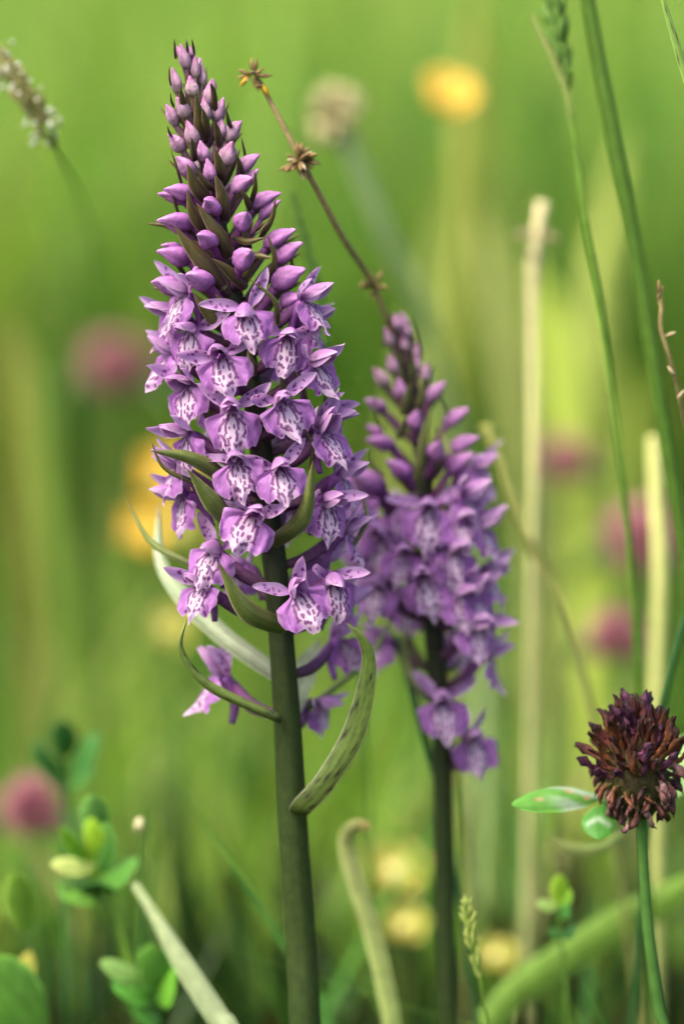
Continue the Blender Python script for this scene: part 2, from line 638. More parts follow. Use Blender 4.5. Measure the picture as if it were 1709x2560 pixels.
def hood_mesh(seed, open_=0.0):
    r = np.random.default_rng(seed)
    mb = MB()
    v, f, cc = petal(7.6 * r.uniform(.92, 1.08), 4.4, math.radians(58 + r.uniform(-8, 8) - 22 * open_), math.radians(52), 0.95, seed, 0, C_HOOD, C_PALE, C_HOODD)
    v[:, 2] += 0.6
    v[:, 1] += 0.9
    mb.add(v * MM, f, cc)
    for s in (-1, 1):
        v, f, cc = petal(6.6 * r.uniform(.9, 1.1), 3.9, math.radians(64 + r.uniform(-8, 8) - 20 * open_), math.radians(42), 0.8, seed + s + 7, 0, C_HOOD * 0.95, C_PALE, C_HOODD)
        v = v @ rot('Y', s * (30 + 16 * open_ + r.uniform(-6, 6))).T
        v[:, 0] += s * 0.5
        v[:, 1] += 0.5
        v[:, 2] += 0.2
        mb.add(v * MM, f, cc)
    # column and dark throat beneath the hood
    n, k = 8, 10
    V, F, Cc = [], [], []
    for i in range(n):
        t = i / (n - 1)
        for j in range(k):
            th = 2 * math.pi * j / k
            rr = 0.8 * math.sin(math.pi * (0.12 + 0.8 * t))
            V.append((rr * math.cos(th), -1.0 * t - 0.0, 0.55 + 1.7 * (t - 0.35) * 0.8 + rr * 0.8 * math.sin(th)))
            Cc.append(lerp(c(120, 34, 116), c(84, 18, 78), t))
    mb.add(np.array(V) * MM, grid_faces(n, k, True) + [tuple(range(k - 1, -1, -1)), tuple((n - 1) * k + j for j in range(k))], np.array(Cc))
    return as_mesh(mb, 'hood', M_PETAL)


def sepal_mesh(seed, mirror):
    r = np.random.default_rng(seed)
    mb = MB()
    v, f, cc = petal(8.8 * r.uniform(.9, 1.12), 2.9 * r.uniform(.9, 1.1), math.radians(r.uniform(-40, 0)), math.radians(r.uniform(0, 85)), 0.6, seed,
                     int(r.integers(5, 12)), c(204, 158, 218, 1.05), c(236, 206, 238, 1.05), c(186, 124, 200), wav=0.25)
    ang = np.radians(r.uniform(-30, 30)) + np.radians(r.uniform(-60, 60)) * np.clip(v[:, 2] / 9.0, 0, 1) ** 1.5
    yc = np.interp(v[:, 2], v[8::17, 2], v[8::17, 1])
    xx, yy = v[:, 0].copy(), v[:, 1] - yc
    v[:, 0], v[:, 1] = xx * np.cos(ang) - yy * np.sin(ang), yc + xx * np.sin(ang) + yy * np.cos(ang)
    mb.add(v * MM, f, cc)
    return as_mesh(mb, 'sepal', M_PETAL)


LIPS = [lip_mesh(100 + i) for i in range(8)]
HOODS = [hood_mesh(200 + i, 0.5 * (i % 3 == 2)) for i in range(5)]
SEPALS = [sepal_mesh(300 + i, 0) for i in range(8)]
CAMB = np.array([RT, FW, UP]).T          # columns: local x, y, z in the world


class Orchid:
    def __init__(self, name, label, stem_px, d, seed, R=(140, 150)):
        self.d = d
        self.rng = np.random.default_rng(seed)
        self.sp = np.array(stem_px, float)            # rows: x, y, width(px), extra depth
        self.k = kd(d)
        b = W(self.sp[0, 0], self.sp[0, 1], d + self.sp[0, 3])
        foot = to_ground(b, (0.02, 0.05))
        self.root = thing(name, foot, label, 'orchid')
        self.foot = np.array(foot)
        pts = []
        for (x, y, w, e) in self.sp:
            pts.append(np.append(np.array(W(x, y, d + e)), w * self.k / 2))
        P = spline(foot_points(pts[0], pts[1], foot) + pts, 90)
        n = len(P)
        cols = []
        for i in range(n):
            t = i / (n - 1)
            cols.append(lerp(c(84, 104, 42), lerp(c(54, 58, 26), c(46, 34, 28), sstep(0.70, 0.88, t)), sstep(0.3, 0.7, t)) * np.array([.40, .46, .44]))
        mb = MB()
        mb.add(*tube(P[:, :3], P[:, 3], 20, cols=cols, ridge=0.035, nr=7))
        self.stem = mb.obj('stem', M_STEM, self.root, self.foot)

    def axis(self, y):
        o = np.argsort(self.sp[:, 1])
        return np.interp(y, self.sp[o, 1], self.sp[o, 0]), np.interp(y, self.sp[o, 1], self.sp[o, 3])

    def at(self, x, y, d):
        return np.array(W(x, y, self.d + d))

    def flower(self, x, y, yaw, roll, sc=1.0, dep=None, pitch=None, fade=0, lip=True):
        r = self.rng
        ax, ed = self.axis(y + 60)
        if dep is None:
            R = 150.0
            dx = np.clip(x - ax, -140, 140)
            dep = -math.sqrt(R * R - dx * dx) * S + r.uniform(-0.0008, 0.0008)
            if abs(yaw) > 60:
                dep = dep * 0.5 + 0.002
        T = self.at(x, y, dep + ed)
        if pitch is None:
            pitch = r.uniform(-14, 6)
        M3 = CAMB @ rot('Y', roll) @ rot('Z', yaw) @ rot('X', pitch)
        k = sc * self.k / S * r.uniform(0.97, 1.04)
        # ovary and spur, in the flower's own frame
        y0 = y + 95 * sc
        ax0, ed0 = self.axis(y0)
        A = self.at(ax0, y0, ed0)
        Ti = lambda p: (M3.T @ (np.asarray(p) - T)) / k
        back = T + M3 @ np.array([0, 3.2, -0.6]) * MM * k
        mid = (A + back) / 2 + M3 @ np.array([0, -0.5, -1.4]) * MM * k
        pts = spline([Ti(A), Ti(mid), Ti(back), np.array([0, 0.6, 0.3]) * MM], 14)
        mb = MB()
        rad = np.interp(np.linspace(0, 1, 14), [0, 0.35, 0.75, 1], [0.9, 1.45, 1.25, 0.85]) * MM
        mb.add(*tube(pts, rad, 10, c(86, 60, 62), c(140, 76, 150), ridge=0.10, nr=3))
        spur = spline(np.array([[0, 0.3, -0.2], [0, 2.6, -1.2], [0.2, 5.2, -3.6], [0.4, 6.6, -7.0]]) * MM, 12)
        mb.add(*tube(spur, np.linspace(1.5, 0.65, 12) * MM, 10, c(176, 110, 190), c(150, 90, 170)))
        fl = mb.obj('flower', M_BUD, self.root)
        fl.matrix_local = Matrix.Translation(Vector(T - self.foot)) @ (Matrix(M3 * k)).to_4x4()
        if lip:
            o = link('lip', LIPS[int(r.integers(len(LIPS)))], fl)
            o.rotation_euler = (math.radians(r.uniform(-8, 8)), math.radians(r.uniform(-6, 6)), 0)
            s = r.uniform(0.94, 1.06)
            o.scale = (s * r.choice([-1, 1]), s, s * r.uniform(0.94, 1.05))
        o = link('hood', HOODS[int(r.integers(len(HOODS)))], fl)
        o.location = Vector((0, 0, 0.9)) * MM
        o.scale = (1, 1.2, 1.2) if abs(yaw) > 40 else (1, 1, 1)
        o.rotation_euler = (math.radians(r.uniform(-6, 16) if abs(yaw) > 40 else r.uniform(8, 30)), math.radians(r.uniform(-12, 12)), math.radians(r.uniform(-12, 12)))
        for s in (-1, 1):
            o = link('sepal', SEPALS[int(r.integers(len(SEPALS)))], fl)
            o.location = Vector((s * 0.9, 1.1, 0.6)) * MM
            side = abs(yaw) > 28
            o.scale = (1, 1, r.uniform(1.0, 1.25)) if side else (1, 1, r.uniform(.9, 1.1))
            o.rotation_euler = (math.radians(r.uniform(20, 62) if side else r.uniform(-10, 30)), math.radians(s * r.uniform(30, 82)), math.radians(s * r.uniform(-25, 20)))
        return fl

    def bud(self, bx, by, tx, ty, w, purple=1.0, plen=None, dep=None, L=None):
        """bud from base pixel to tip pixel, w wide; the ovary runs on to the stem"""
        r = self.rng
        ax, ed = self.axis(by)
        Rb = np.interp(by - self.sp[-1, 1], [0, 150, 600], [14, 45, 110])
        dx = np.clip(bx - ax, -Rb * 0.98, Rb * 0.98)
        d0 = -math.sqrt(Rb * Rb - dx * dx) * S if dep is None else dep
        proj = math.hypot(tx - bx, ty - by)
        if L is None:
            L = max(proj * 1.06, w * 1.75)
        d1 = d0 - math.sqrt(max(0, L * L - proj * proj)) * S * (1 if dep is None or dep < 0 else -1)
        B, T = self.at(bx, by, d0 + ed), self.at(tx, ty, d1 + ed)
        n, k = 16, 18
        t = np.linspace(0, 1, n)
        droop = (B - T)
        upv = np.array(UP)
        bend = 0.10 * np.linalg.norm(droop)
        sp = B[None] * (1 - t[:, None]) + T[None] * t[:, None]
        sp = sp + upv[None] * (bend * np.sin(np.pi * t)[:, None] * (0.6 if abs(tx - bx) > 25 else 0.1))
        prof = np.interp(t, [0, .06, .2, .36, .52, .68, .82, .93, 1], [.44, .68, .92, 1.0, .88, .62, .38, .22, .06]) * w * self.k / 2 * 1.06
        cols = []
        base = lerp(c(184, 184, 142), c(154, 90, 164), purple)
        midc = lerp(c(210, 182, 186), c(190, 120, 196), purple)
        tip = lerp(c(204, 124, 174), c(214, 150, 214), purple)
        for q in t:
            cols.append(lerp(lerp(base, midc, sstep(0.0, 0.45, q)), tip, sstep(0.5, 1, q)) * r.uniform(0.96, 1.04))
        v, f, cc, uv = tube(sp, prof, k, cols=cols, ridge=0.12, nr=3)
        ang = np.tile(np.arange(k) / k * 2 * math.pi, n)
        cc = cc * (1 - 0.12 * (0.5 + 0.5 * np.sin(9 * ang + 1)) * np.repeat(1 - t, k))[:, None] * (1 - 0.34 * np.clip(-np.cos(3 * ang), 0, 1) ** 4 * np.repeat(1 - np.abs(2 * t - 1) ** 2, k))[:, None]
        tt = np.repeat(t, k)
        f1, f2 = r.uniform(0, 6, 2)
        cc = cc * (1 + 0.13 * np.sin(2 * ang + f1) * np.sin(5 * tt + f2) + 0.05 * np.sin(17 * ang))[:, None]
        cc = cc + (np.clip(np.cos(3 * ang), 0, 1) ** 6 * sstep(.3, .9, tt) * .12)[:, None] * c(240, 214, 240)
        v = v + r.normal(0, w * self.k * .014, v.shape)
        mb = MB()
        mb.add(v, f, cc, uv)
        bo = mb.obj('bud', M_BUD, self.root, self.foot)
        pl = np.clip(abs(bx - ax) * 0.75 + 34, 34, 125) if plen is None else plen
        A0, e0 = self.axis(by + pl)
        A = self.at(A0, by + pl, e0)
        dirb = nrm(T - B)
        P = spline([A, A * .45 + B * .55 - dirb * 0.0004 - upv * 0.0012, B + dirb * 0.0006], 9)
        mb = MB()
        rr = w * self.k
        mb.add(*tube(P, np.interp(np.linspace(0, 1, 9), [0, .5, 1], [.16, .25, .23]) * rr, 8, lerp(c(78, 68, 42), c(92, 52, 70), purple), lerp(c(130, 112, 84), c(138, 72, 142), purple), ridge=0.12, nr=3))
        mb.obj('ovary', M_BUD, bo, self.foot)
        if r.random() < 0.75:
            sd = np.sign(bx - ax) if abs(bx - ax) > 6 else r.choice([-1, 1])
            ln = r.uniform(.35, 1.0)
            self.bract([(A0 + sd * 4, by + pl + 4), (bx * .8 + A0 * .2 + sd * w * .3, by + w * .35), (bx + (tx - bx) * ln + sd * w * .55, by + (ty - by) * ln + w * .15)], w * r.uniform(.55, .95), d0 * .3 + .001, d0 + .0022, r.uniform(0, .3))
        return bo

    def bract(self, pts, w, d0=-0.003, d1=-0.011, pale=0.0, fold=0.5, dark=1.0, nn=20, taper=0.35, twist=0.0, tipc=None, spots=0):
        """pixel points from base to tip, w = width in pixels at the widest"""
        n = len(pts)
        _, e0 = self.axis(pts[0][1])
        P = []
        for i, (x, y) in enumerate(pts):
            t = i / (n - 1)
            P.append(self.at(x, y, d0 + (d1 - d0) * t ** 0.8 + e0))
        P = spline(P, nn)
        t = np.linspace(0, 1, nn)
        wd = np.interp(t, [0, .1, taper, .7, .9, 1], [.72, .88, 1, .62, .26, .05]) * w * self.k
        g0 = lerp(c(60, 44, 36), c(100, 120, 54), pale)
        g1 = lerp(c(98, 94, 50), c(144, 172, 84), pale)
        if pale > 1:
            g0, g1 = c(150, 168, 132), c(180, 206, 160)
        tc_ = c(120, 96, 62) if tipc is None else tipc
        rg = self.rng
        sp = [(rg.uniform(-.9, .9), rg.uniform(.15, .98)) for _ in range(spots)]
        ph = rg.uniform(0, 6)

        def cf(q, u, s):
            col = lerp(g0, g1, float(sstep(0.0, 0.55, q)))
            col = col * (1 - 0.28 * math.exp(-(u / 0.12) ** 2) * (1 - q))
            col = lerp(col, c(84, 50, 52), 0.7 * abs(u) ** 5 * dark * (1 - .5 * pale))
            col = lerp(col, tc_, float(sstep(0.8, 1, q)) * 0.7)
            col = col * (1 + 0.10 * math.sin(q * 17 + u * 3 + ph))
            if spots:
                bl = math.sin(q * 61 + 5 * math.sin(u * 4 + q * 23)) * math.sin(u * 5 + q * 37 + ph)
                col = col * (1 - 0.42 * float(sstep(.15, .8, bl)))
                col = col * np.array([.68, .80, .60])
            if s:
                col = col * np.array([1.05, 0.98, 1.0])
            for (a, bq) in sp:
                if ((u - a) / 0.14) ** 2 + ((q - bq) / 0.011) ** 2 < 1:
                    col = c(40, 30, 22)
            return col
        mb = MB()
        mb.add(*ribbon(P, wd, cf, fold, 0.18 if fold > .3 else .05, twist, nu=9 if not spots else 15, seed=int(rg.integers(999))))
        return mb.obj('bract', M_BRACT, self.root, self.foot)


def crop(x0, y0, k, pts):
    return [(x0 + x * k, y0 + y * k) for x, y in pts]


# ------------------------------------------------------------------ the sharp orchid
A = Orchid('orchid', 'tall sharp purple orchid with spotted lips, long bracts and buds at its tip',
           [(766, 2600, 80, .016), (752, 2350, 80, .014), (735, 2100, 76, .010), (722, 1850, 70, .006), (708, 1650, 64, .002), (692, 1450, 62, 0), (668, 1260, 60, 0),
            (645, 1060, 56, 0), (608, 850, 50, 0), (565, 640, 42, 0), (520, 440, 32, 0), (482, 250, 22, 0), (456, 125, 8, 0)], 0.0, 5)
for a in [(614, 775, 4, -8, 1.0), (482, 826, -22, 2, 1.0), (556, 893, -8, -12, 1.06), (718, 843, 15, 6, 1.0), (784, 908, 46, -14, .98), (470, 966, -34, -6, .98),
          (706, 1002, 14, -20, 1.06), (580, 1022, -5, 0, 1.06), (812, 1044, 64, -5, 1.0), (808, 1085, 44, -16, .98), (468, 1090, -46, -16, .95), (590, 1152, -6, -14, 1.0),
          (696, 1168, 9, -8, 1.03), (634, 1288, 0, 28, 1.0), (540, 1372, -24, 8, 1.02), (508, 1462, -32, 6, .95, -.004), (815, 1255, 34, 2, 1.02), (740, 1484, 8, -30, 1.0),
          (830, 1448, 24, 0, 1.0), (462, 1240, -62, -6, .95), (762, 752, 58, -12, .95), (770, 800, 66, -14, .9), (436, 782, -64, 8, .9), (430, 888, -68, 6, .92),
          (444, 1170, -66, 4, .92), (850, 1190, 70, -6, .92, .002), (862, 1330, 76, -4, .92, .004), (462, 735, -50, 10, .85)]:
    A.flower(*a)
# flowers round the back of the spike
for a in [(556, 1690, -78, 22, 1.12, .012, -10), (840, 1600, 135, -30, .98, .018), (798, 1760, 60, -10, .8, .016, 20), (600, 820, -150, 0, .95, .012), (700, 880, 150, 0, .95, .012), (560, 1000, -140, 0, .95, .013),
          (740, 1060, 130, 0, .95, .012), (590, 1200, -160, 0, .95, .013), (720, 1260, 160, 0, .95, .013), (610, 1420, -130, 0, .95, .013), (790, 1400, 120, 0, .95, .012), (860, 1500, 105, -8, .9, .014)]:
    A.flower(*a)

BX = lambda pts: crop(360, 80, 0.3189, pts)
for (b, t, w, pu, *ex) in [
        ((345, 290), (288, 92), 92, .45), ((385, 200), (345, 105), 66, .55), ((300, 200), (258, 110), 60, .5), ((410, 360), (402, 185), 74, .35), ((275, 475), (222, 278), 92, .35), ((395, 505), (358, 342), 104, .15),
        ((465, 420), (455, 260), 64, .3), ((500, 590), (528, 372), 94, .4), ((545, 470), (542, 360), 54, .45), ((345, 675), (255, 508), 106, .35), ((262, 735), (172, 566), 92, .5),
        ((498, 695), (465, 508), 90, .3), ((560, 710), (626, 512), 98, .5), ((412, 875), (335, 695), 114, .4), ((606, 830), (604, 672), 96, .45), ((645, 860), (768, 695), 116, .4),
        ((315, 935), (190, 800), 112, .5), ((490, 1015), (440, 850), 104, .7), ((640, 1035), (692, 858), 134, .35), ((540, 1165), (495, 992), 106, .8), ((392, 1125), (250, 975), 122, .7),
        ((745, 1105), (908, 958), 112, .7), ((700, 1245), (845, 1146), 132, .75), ((800, 1205), (898, 1072), 84, .8), ((395, 1280), (150, 1236), 126, .95), ((330, 1330), (105, 1268), 96, .95), ((560, 1420), (478, 1318), 142, 1.0, .0),
        ((850, 1375), (1074, 1262), 114, .9), ((915, 1465), (1070, 1318), 96, .9), ((395, 1500), (100, 1482), 134, 1.0), ((330, 1560), (150, 1500), 96, 1.0), ((758, 1535), (798, 1412), 138, 1.0), ((545, 1672), (420, 1590), 144, 1.0),
        ((950, 1690), (1192, 1550), 124, .95), ((1035, 1810), (1244, 1650), 122, .95), ((365, 1790), (100, 1722), 150, 1.0), ((300, 1700), (135, 1672), 70, 1.0), ((748, 1845), (836, 1712), 160, 1.0),
        ((520, 1990), (330, 1900), 165, 1.0), ((270, 2010), (58, 1962), 150, .95), ((1020, 2000), (1264, 1860), 170, .95), ((1080, 2130), (1240, 2080), 120, .95), ((450, 1840), (380, 1870), 60, 1.0)]:
    (bx, by), (tx, ty) = BX([b, t])
    A.bud(bx, by, tx, ty, w * 0.3189, pu)
# buds at the back of the tip
for (b, t, w) in [((420, 330), (440, 200), 80), ((350, 560), (380, 420), 90), ((560, 900), (590, 760), 100), ((430, 1100), (420, 960), 110), ((620, 1300), (640, 1150), 110)]:
    (bx, by), (tx, ty) = BX([b, t])
    A.bud(bx, by, tx, ty, w * 0.3189, .5, dep=.006)

for (p, w, *k) in [
        ([(445, 850), (430, 650), (405, 495)], 92), ([(590, 900), (575, 780), (548, 690)], 60), ([(395, 1010), (385, 920), (372, 828)], 60), ([(625, 1160), (592, 1050), (556, 915)], 92),
        ([(505, 1330), (400, 1200), (342, 1040)], 118), ([(635, 1490), (612, 1290), (558, 1115)], 112), ([(505, 1590), (385, 1430), (340, 1240)], 92), ([(685, 1770), (565, 1560), (412, 1340)], 132),
        ([(630, 2010), (425, 1770), (238, 1520)], 140), ([(800, 2010), (660, 1870), (535, 1775)], 92), ([(832, 1700), (795, 1590), (728, 1485)], 54), ([(832, 1400), (805, 1310), (758, 1235)], 54),
        ([(775, 1120), (745, 1020), (714, 955)], 42), ([(835, 1340), (872, 1220), (864, 1080)], 44), ([(910, 1620), (1000, 1460), (1032, 1300)], 52), ([(970, 1960), (1024, 1780), (968, 1590)], 52),
        ([(275, 1430), (242, 1340), (224, 1245)], 26), ([(330, 1920), (252, 1800), (218, 1700)], 44), ([(300, 1210), (262, 1080), (204, 900)], 26), ([(1165, 1870), (1152, 1735)], 30), ([(800, 1000), (780, 900), (764, 820)], 24),
        ([(250, 210), (242, 130), (238, 50)], 26), ([(345, 170), (338, 110), (334, 60)], 24), ([(395, 170), (385, 110), (375, 50)], 24), ([(210, 420), (200, 340), (198, 265)], 18), ([(235, 590), (215, 540), (208, 470)], 22),
        ([(240, 850), (200, 790), (186, 730)], 24), ([(690, 760), (660, 690), (645, 600)], 40), ([(500, 830), (480, 700), (460, 600)], 70), ([(560, 1240), (480, 1180), (400, 1060)], 60),
        ([(870, 1560), (960, 1500), (830, 1640)], 30), ([(760, 1830), (880, 1760), (1000, 1770)], 80), ([(700, 1610), (820, 1640), (950, 1610)], 60), ([(330, 640), (300, 520), (285, 440)], 60), ([(560, 620), (545, 470), (520, 400)], 50)]:
    pp = BX(p)
    ax0, _ = A.axis(pp[0][1])
    dx = (pp[0][0] - ax0) * S
    dd = -math.sqrt(max(0.0, 0.009 ** 2 - dx * dx)) * np.interp(pp[0][1], [120, 400], [.35, 1])
    A.bract(pp, w * 0.3189, dd * 0.6, dd * 0.9 - 0.0035)
BY = lambda pts: crop(360, 640, 0.3827, pts)
for (p, w, d0, d1, pl) in [([(600, 430), (540, 350), (466, 245)], 72, -.004, -.012, .2), ([(565, 490), (440, 390), (322, 245)], 112, -.003, -.010, .15), ([(875, 450), (850, 290), (684, 145)], 38, -.006, -.013, .3),
                           ([(725, 780), (700, 700), (676, 600)], 70, -.003, -.005, .3), ([(590, 1490), (320, 1325), (48, 1272)], 104, -.005, -.017, .55), ([(420, 1520), (140, 1390), (48, 1212)], 32, -.004, -.008, .15),
                           ([(490, 760), (420, 720), (370, 690)], 110, -.003, -.005, .1), ([(1060, 960), (1030, 840), (980, 740)], 34, -.006, -.010, .1), ([(930, 900), (910, 850), (890, 780)], 50, -.003, -.006, .3),
                           ([(480, 1100), (430, 1040), (400, 1000)], 90, -.002, -.004, .1), ([(1090, 1400), (1100, 1250), (1040, 1100)], 34, -.006, -.009, .0), ([(1190, 1010), (1185, 950), (1180, 900)], 40, 0, 0, .0),
                           ([(200, 1330), (120, 1260), (85, 1150)], 30, .004, .008, .2)]:
    A.bract(BY(p), w * 0.3827, d0, d1, pl)
BZ = lambda pts: crop(300, 1150, 0.4209, pts)
for (p, w, d0, d1, pl, sp) in [([(690, 420), (540, 240), (408, 60)], 118, -.006, -.017, .6, 0), ([(900, 500), (1090, 330), (1146, 5)], 108, -.003, -.018, .55, 0), ([(985, 1000), (750, 890), (584, 610)], 132, -.004, -.019, .65, 0),
                               ([(460, 640), (190, 490), (36, 225)], 44, .006, .010, .8, 0), ([(965, 1300), (560, 1000), (255, 640), (228, 260)], 125, .006, .026, 1.25, 0), ([(960, 1550), (880, 1508), (520, 1335), (365, 1130), (396, 940)], 62, -.003, -.012, .7, 12),
                               ([(1380, 520), (1464, 340), (1400, 105)], 30, .002, .004, .3, 0), ([(1000, 1500), (1090, 1260), (1190, 1060)], 170, .010, .026, 1.5, 0), ([(1000, 1560), (1450, 1200), (1640, 880)], 44, .012, .030, .9, 0),
                               ([(1055, 2110), (1080, 2060), (1210, 1920), (1370, 1660), (1450, 1400), (1475, 1190), (1435, 1060), (1345, 970)], 142, -.003, -.018, .75, 16),
                               ([(860, 760), (760, 700), (700, 660)], 40, .004, .008, .0, 0)]:
    A.bract(BZ(p), w * 0.4209, d0, d1, pl, spots=sp, nn=40 if sp else 24, tipc=c(206, 210, 140) if sp else None, fold=(-.16 if w > 150 else .12) if w > 133 else .5, taper=.45)

# ------------------------------------------------------------------ the softer orchid behind
B = Orchid('orchid', 'shorter soft purple orchid standing behind, with pale pink buds at its tip',
           [(1120, 2600, 50, .010), (1110, 2200, 48, .006), (1106, 1900, 50, .002), (1094, 1700, 50, 0), (1080, 1500, 50, 0), (1064, 1250, 46, 0), (1042, 1050, 40, 0), (1012, 880, 30, 0), (988, 785, 8, 0)], 0.040, 9)
for a in [(1072, 1266, 4, 0, 1.0), (956, 1335, -24, 0, 1.0), (1160, 1240, 48, -12, .95), (1195, 1318, 58, -12, .95), (1132, 1375, 20, 0, .95), (952, 1462, -28, 5, .95), (1056, 1440, -2, -12, 1.0), (1190, 1560, 36, 5, .95),
          (1205, 1440, 62, -10, .95), (1104, 1748, 4, -8, 1.0, -.008), (1180, 1842, 22, -14, .95, -.003), (1216, 1640, 80, -10, .85), (962, 1600, -64, 10, .8, .004), (918, 1232, -62, 4, .9), (900, 1310, -58, 0, .9), (905, 1420, -62, 4, .9),
          (1140, 1290, 30, 0, .9), (1190, 1170, 62, -10, .85), (1010, 1380, -14, 4, .9), (1145, 1480, 30, -4, .95), (1180, 1490, 50, -10, .9), (1000, 1280, -150, 0, .9, .013), (1120, 1350, 150, 0, .9, .013), (1030, 1500, -160, 0, .9, .013), (1140, 1600, 140, 0, .9, .014)]:
    B.flower(*a)
CX = lambda pts: crop(850, 720, 0.3189, pts)
for (b, t, w, pu) in [((470, 335), (425, 200), 84, .5), ((545, 390), (498, 262), 74, .4), ((520, 490), (488, 385), 74, .3), ((412, 455), (346, 312), 84, .35), ((602, 565), (600, 425), 64, .35), ((442, 668), (376, 522), 94, .4),
                      ((610, 660), (602, 535), 66, .35), ((660, 730), (682, 582), 84, .35), ((385, 780), (252, 630), 104, .2), ((492, 868), (455, 702), 104, .75), ((685, 890), (828, 735), 96, .8), ((360, 965), (192, 875), 104, .9),
                      ((582, 1105), (602, 955), 114, .9), ((820, 1090), (1008, 945), 114, .85), ((425, 1245), (200, 1190), 120, .95), ((330, 1170), (205, 1075), 80, .9), ((738, 1330), (768, 1206), 134, .9), ((865, 1280), (1088, 1172), 114, .9),
                      ((545, 1485), (362, 1355), 132, 1.0), ((845, 1450), (1046, 1296), 124, .95), ((900, 1520), (1050, 1400), 120, .9), ((345, 1590), (55, 1440), 180, .95), ((530, 300), (470, 190), 60, .5)]:
    (bx, by), (tx, ty) = CX([b, t])
    B.bud(bx, by, tx, ty, w * 0.3189, pu)
for (p, w) in [([(600, 1620), (640, 1250), (705, 930)], 84), ([(500, 1000), (530, 850), (545, 730)], 70), ([(600, 980), (640, 860), (650, 700)], 70), ([(760, 1100), (830, 1200), (880, 1330)], 46), ([(350, 1480), (260, 1380), (245, 1250)], 28),
               ([(340, 1130), (280, 950), (262, 680)], 26), ([(340, 480), (335, 340), (330, 300)], 24), ([(460, 1180), (500, 1080), (510, 1020)], 60), ([(880, 1880), (850, 1700), (770, 1570)], 56), ([(540, 2000), (520, 1850), (515, 1780)], 60),
               ([(640, 520), (600, 330), (560, 210)], 22), ([(400, 300), (395, 230), (388, 170)], 26), ([(850, 1000), (800, 890), (770, 850)], 26), ([(500, 640), (470, 560), (450, 500)], 60), ([(560, 760), (570, 620), (565, 520)], 60)]:
    A2 = CX(p)
    B.bract(A2, w * 0.3189, -.005, -.012, .45)
CZ = lambda pts: crop(850, 1380, 0.3189, pts)
for (p, w, d0, d1, pl) in [([(690, 1170), (520, 860), (500, 500)], 90, -.003, .004, .7), ([(650, 900), (560, 760), (540, 620)], 90, .0, .004, .1), ([(820, 920), (900, 900), (960, 820)], 70, -.002, .004, .0), ([(800, 620), (1000, 600), (1240, 540), (1380, 320)], 24, .004, .012, .9)]:
    B.bract(CZ(p), w * 0.3189, d0, d1, pl)

# ------------------------------------------------------------------ stalks, blades and flower heads around the orchids
def px_path(pts):
    """rows (x, y, depth, width px) from the foot upwards -> world points and widths in metres"""
    return np.array([np.append(np.array(W(x, y, d)), w * kd(d)) for (x, y, d, w) in pts])


def rooted(pts, slope=(0.0, 0.0)):
    P = px_path(pts)
    g = to_ground(P[0, :3], slope)
    return np.vstack(foot_points(P[0], P[1], g) + [P]), g


def stalk(name, pts, label, cat, c0, c1, m=None, slope=(0, 0), nseg=10, part='stem', n=40, group=None, ridge=0.0):
    P, g = rooted(pts, slope)
    root = thing(name, g, label, cat, group)
    Q = spline(P, n)
    mb = MB()
    mb.add(*tube(Q[:, :3], np.maximum(Q[:, 3], 1e-5) / 2, nseg, c0, c1, ridge=ridge))
    st = mb.obj(part, m or M_LEAF, root, g)
    return root, g, Q, st


def blade(name, pts, label, c0, c1, fold=0.4, slope=(0, 0), twist=0.0, tip=None, spots=0, seed=1, ground=True, n=40, m=None, cat='grass blade', group=None):
    P, g = rooted(pts, slope)
    if not ground:
        P = P[4:]
    Q = spline(P, n)
    Q[:, 3] = np.maximum(Q[:, 3], 2e-5)
    rg = np.random.default_rng(seed)
    sp = [(rg.uniform(-.8, .8), rg.uniform(.5, .98)) for _ in range(spots)]

    def cf(q, u, s):
        col = lerp(c0, c1, q) * (1 - 0.18 * math.exp(-(u / 0.1) ** 2))
        if tip is not None:
            col = lerp(col, tip, float(sstep(0.85, 1, q)))
        for (a, bq) in sp:
            if ((u - a) / 0.2) ** 2 + ((q - bq) / 0.006) ** 2 < 1:
                col = c(52, 34, 20)
        return col
    mb = MB()
    mb.add(*ribbon(Q[:, :3], Q[:, 3], cf, fold, 0.12, twist, seed=seed, nu=9))
    o = mb.obj(name, m or M_LEAF, None, g)
    o.location = g
    tag(o, label, cat, group)
    return o


def frame_of(t, hint):
    t = nrm(np.asarray(t, float))
    s = np.cross(t, hint)
    if np.linalg.norm(s) < 1e-4:
        s = np.cross(t, np.array([1.0, 0.2, 0.1]))
    s = nrm(s)
    return s, np.cross(t, s), t


def place(name, me, parent, pos, direction, off, sc=1.0, spin=0.0):
    """a piece whose own +z runs along direction"""
    s, b, t = frame_of(direction, np.array([0.3, 0.1, 1.0]))
    M3 = np.stack([s, b, t], 1) @ rot('Z', spin)
    o = link(name, me, parent)
    o.matrix_local = Matrix.Translation(Vector(np.asarray(pos) - np.asarray(off))) @ Matrix(M3 * sc).to_4x4()
    return o


def grain_mesh(name, L, w, c0, c1, m, bend=0.0, n=8, k=7, prof=(.3, 1, .75, .05)):
    t = np.linspace(0, 1, n)
    P = np.stack([bend * L * t ** 2, 0 * t, L * t], 1)
    r = np.interp(t, [0, .35, .7, 1], prof) * w / 2
    mb = MB()
    mb.add(*tube(P, r, k, c0, c1, ridge=0.08, nr=3))
    return as_mesh(mb, name, m)


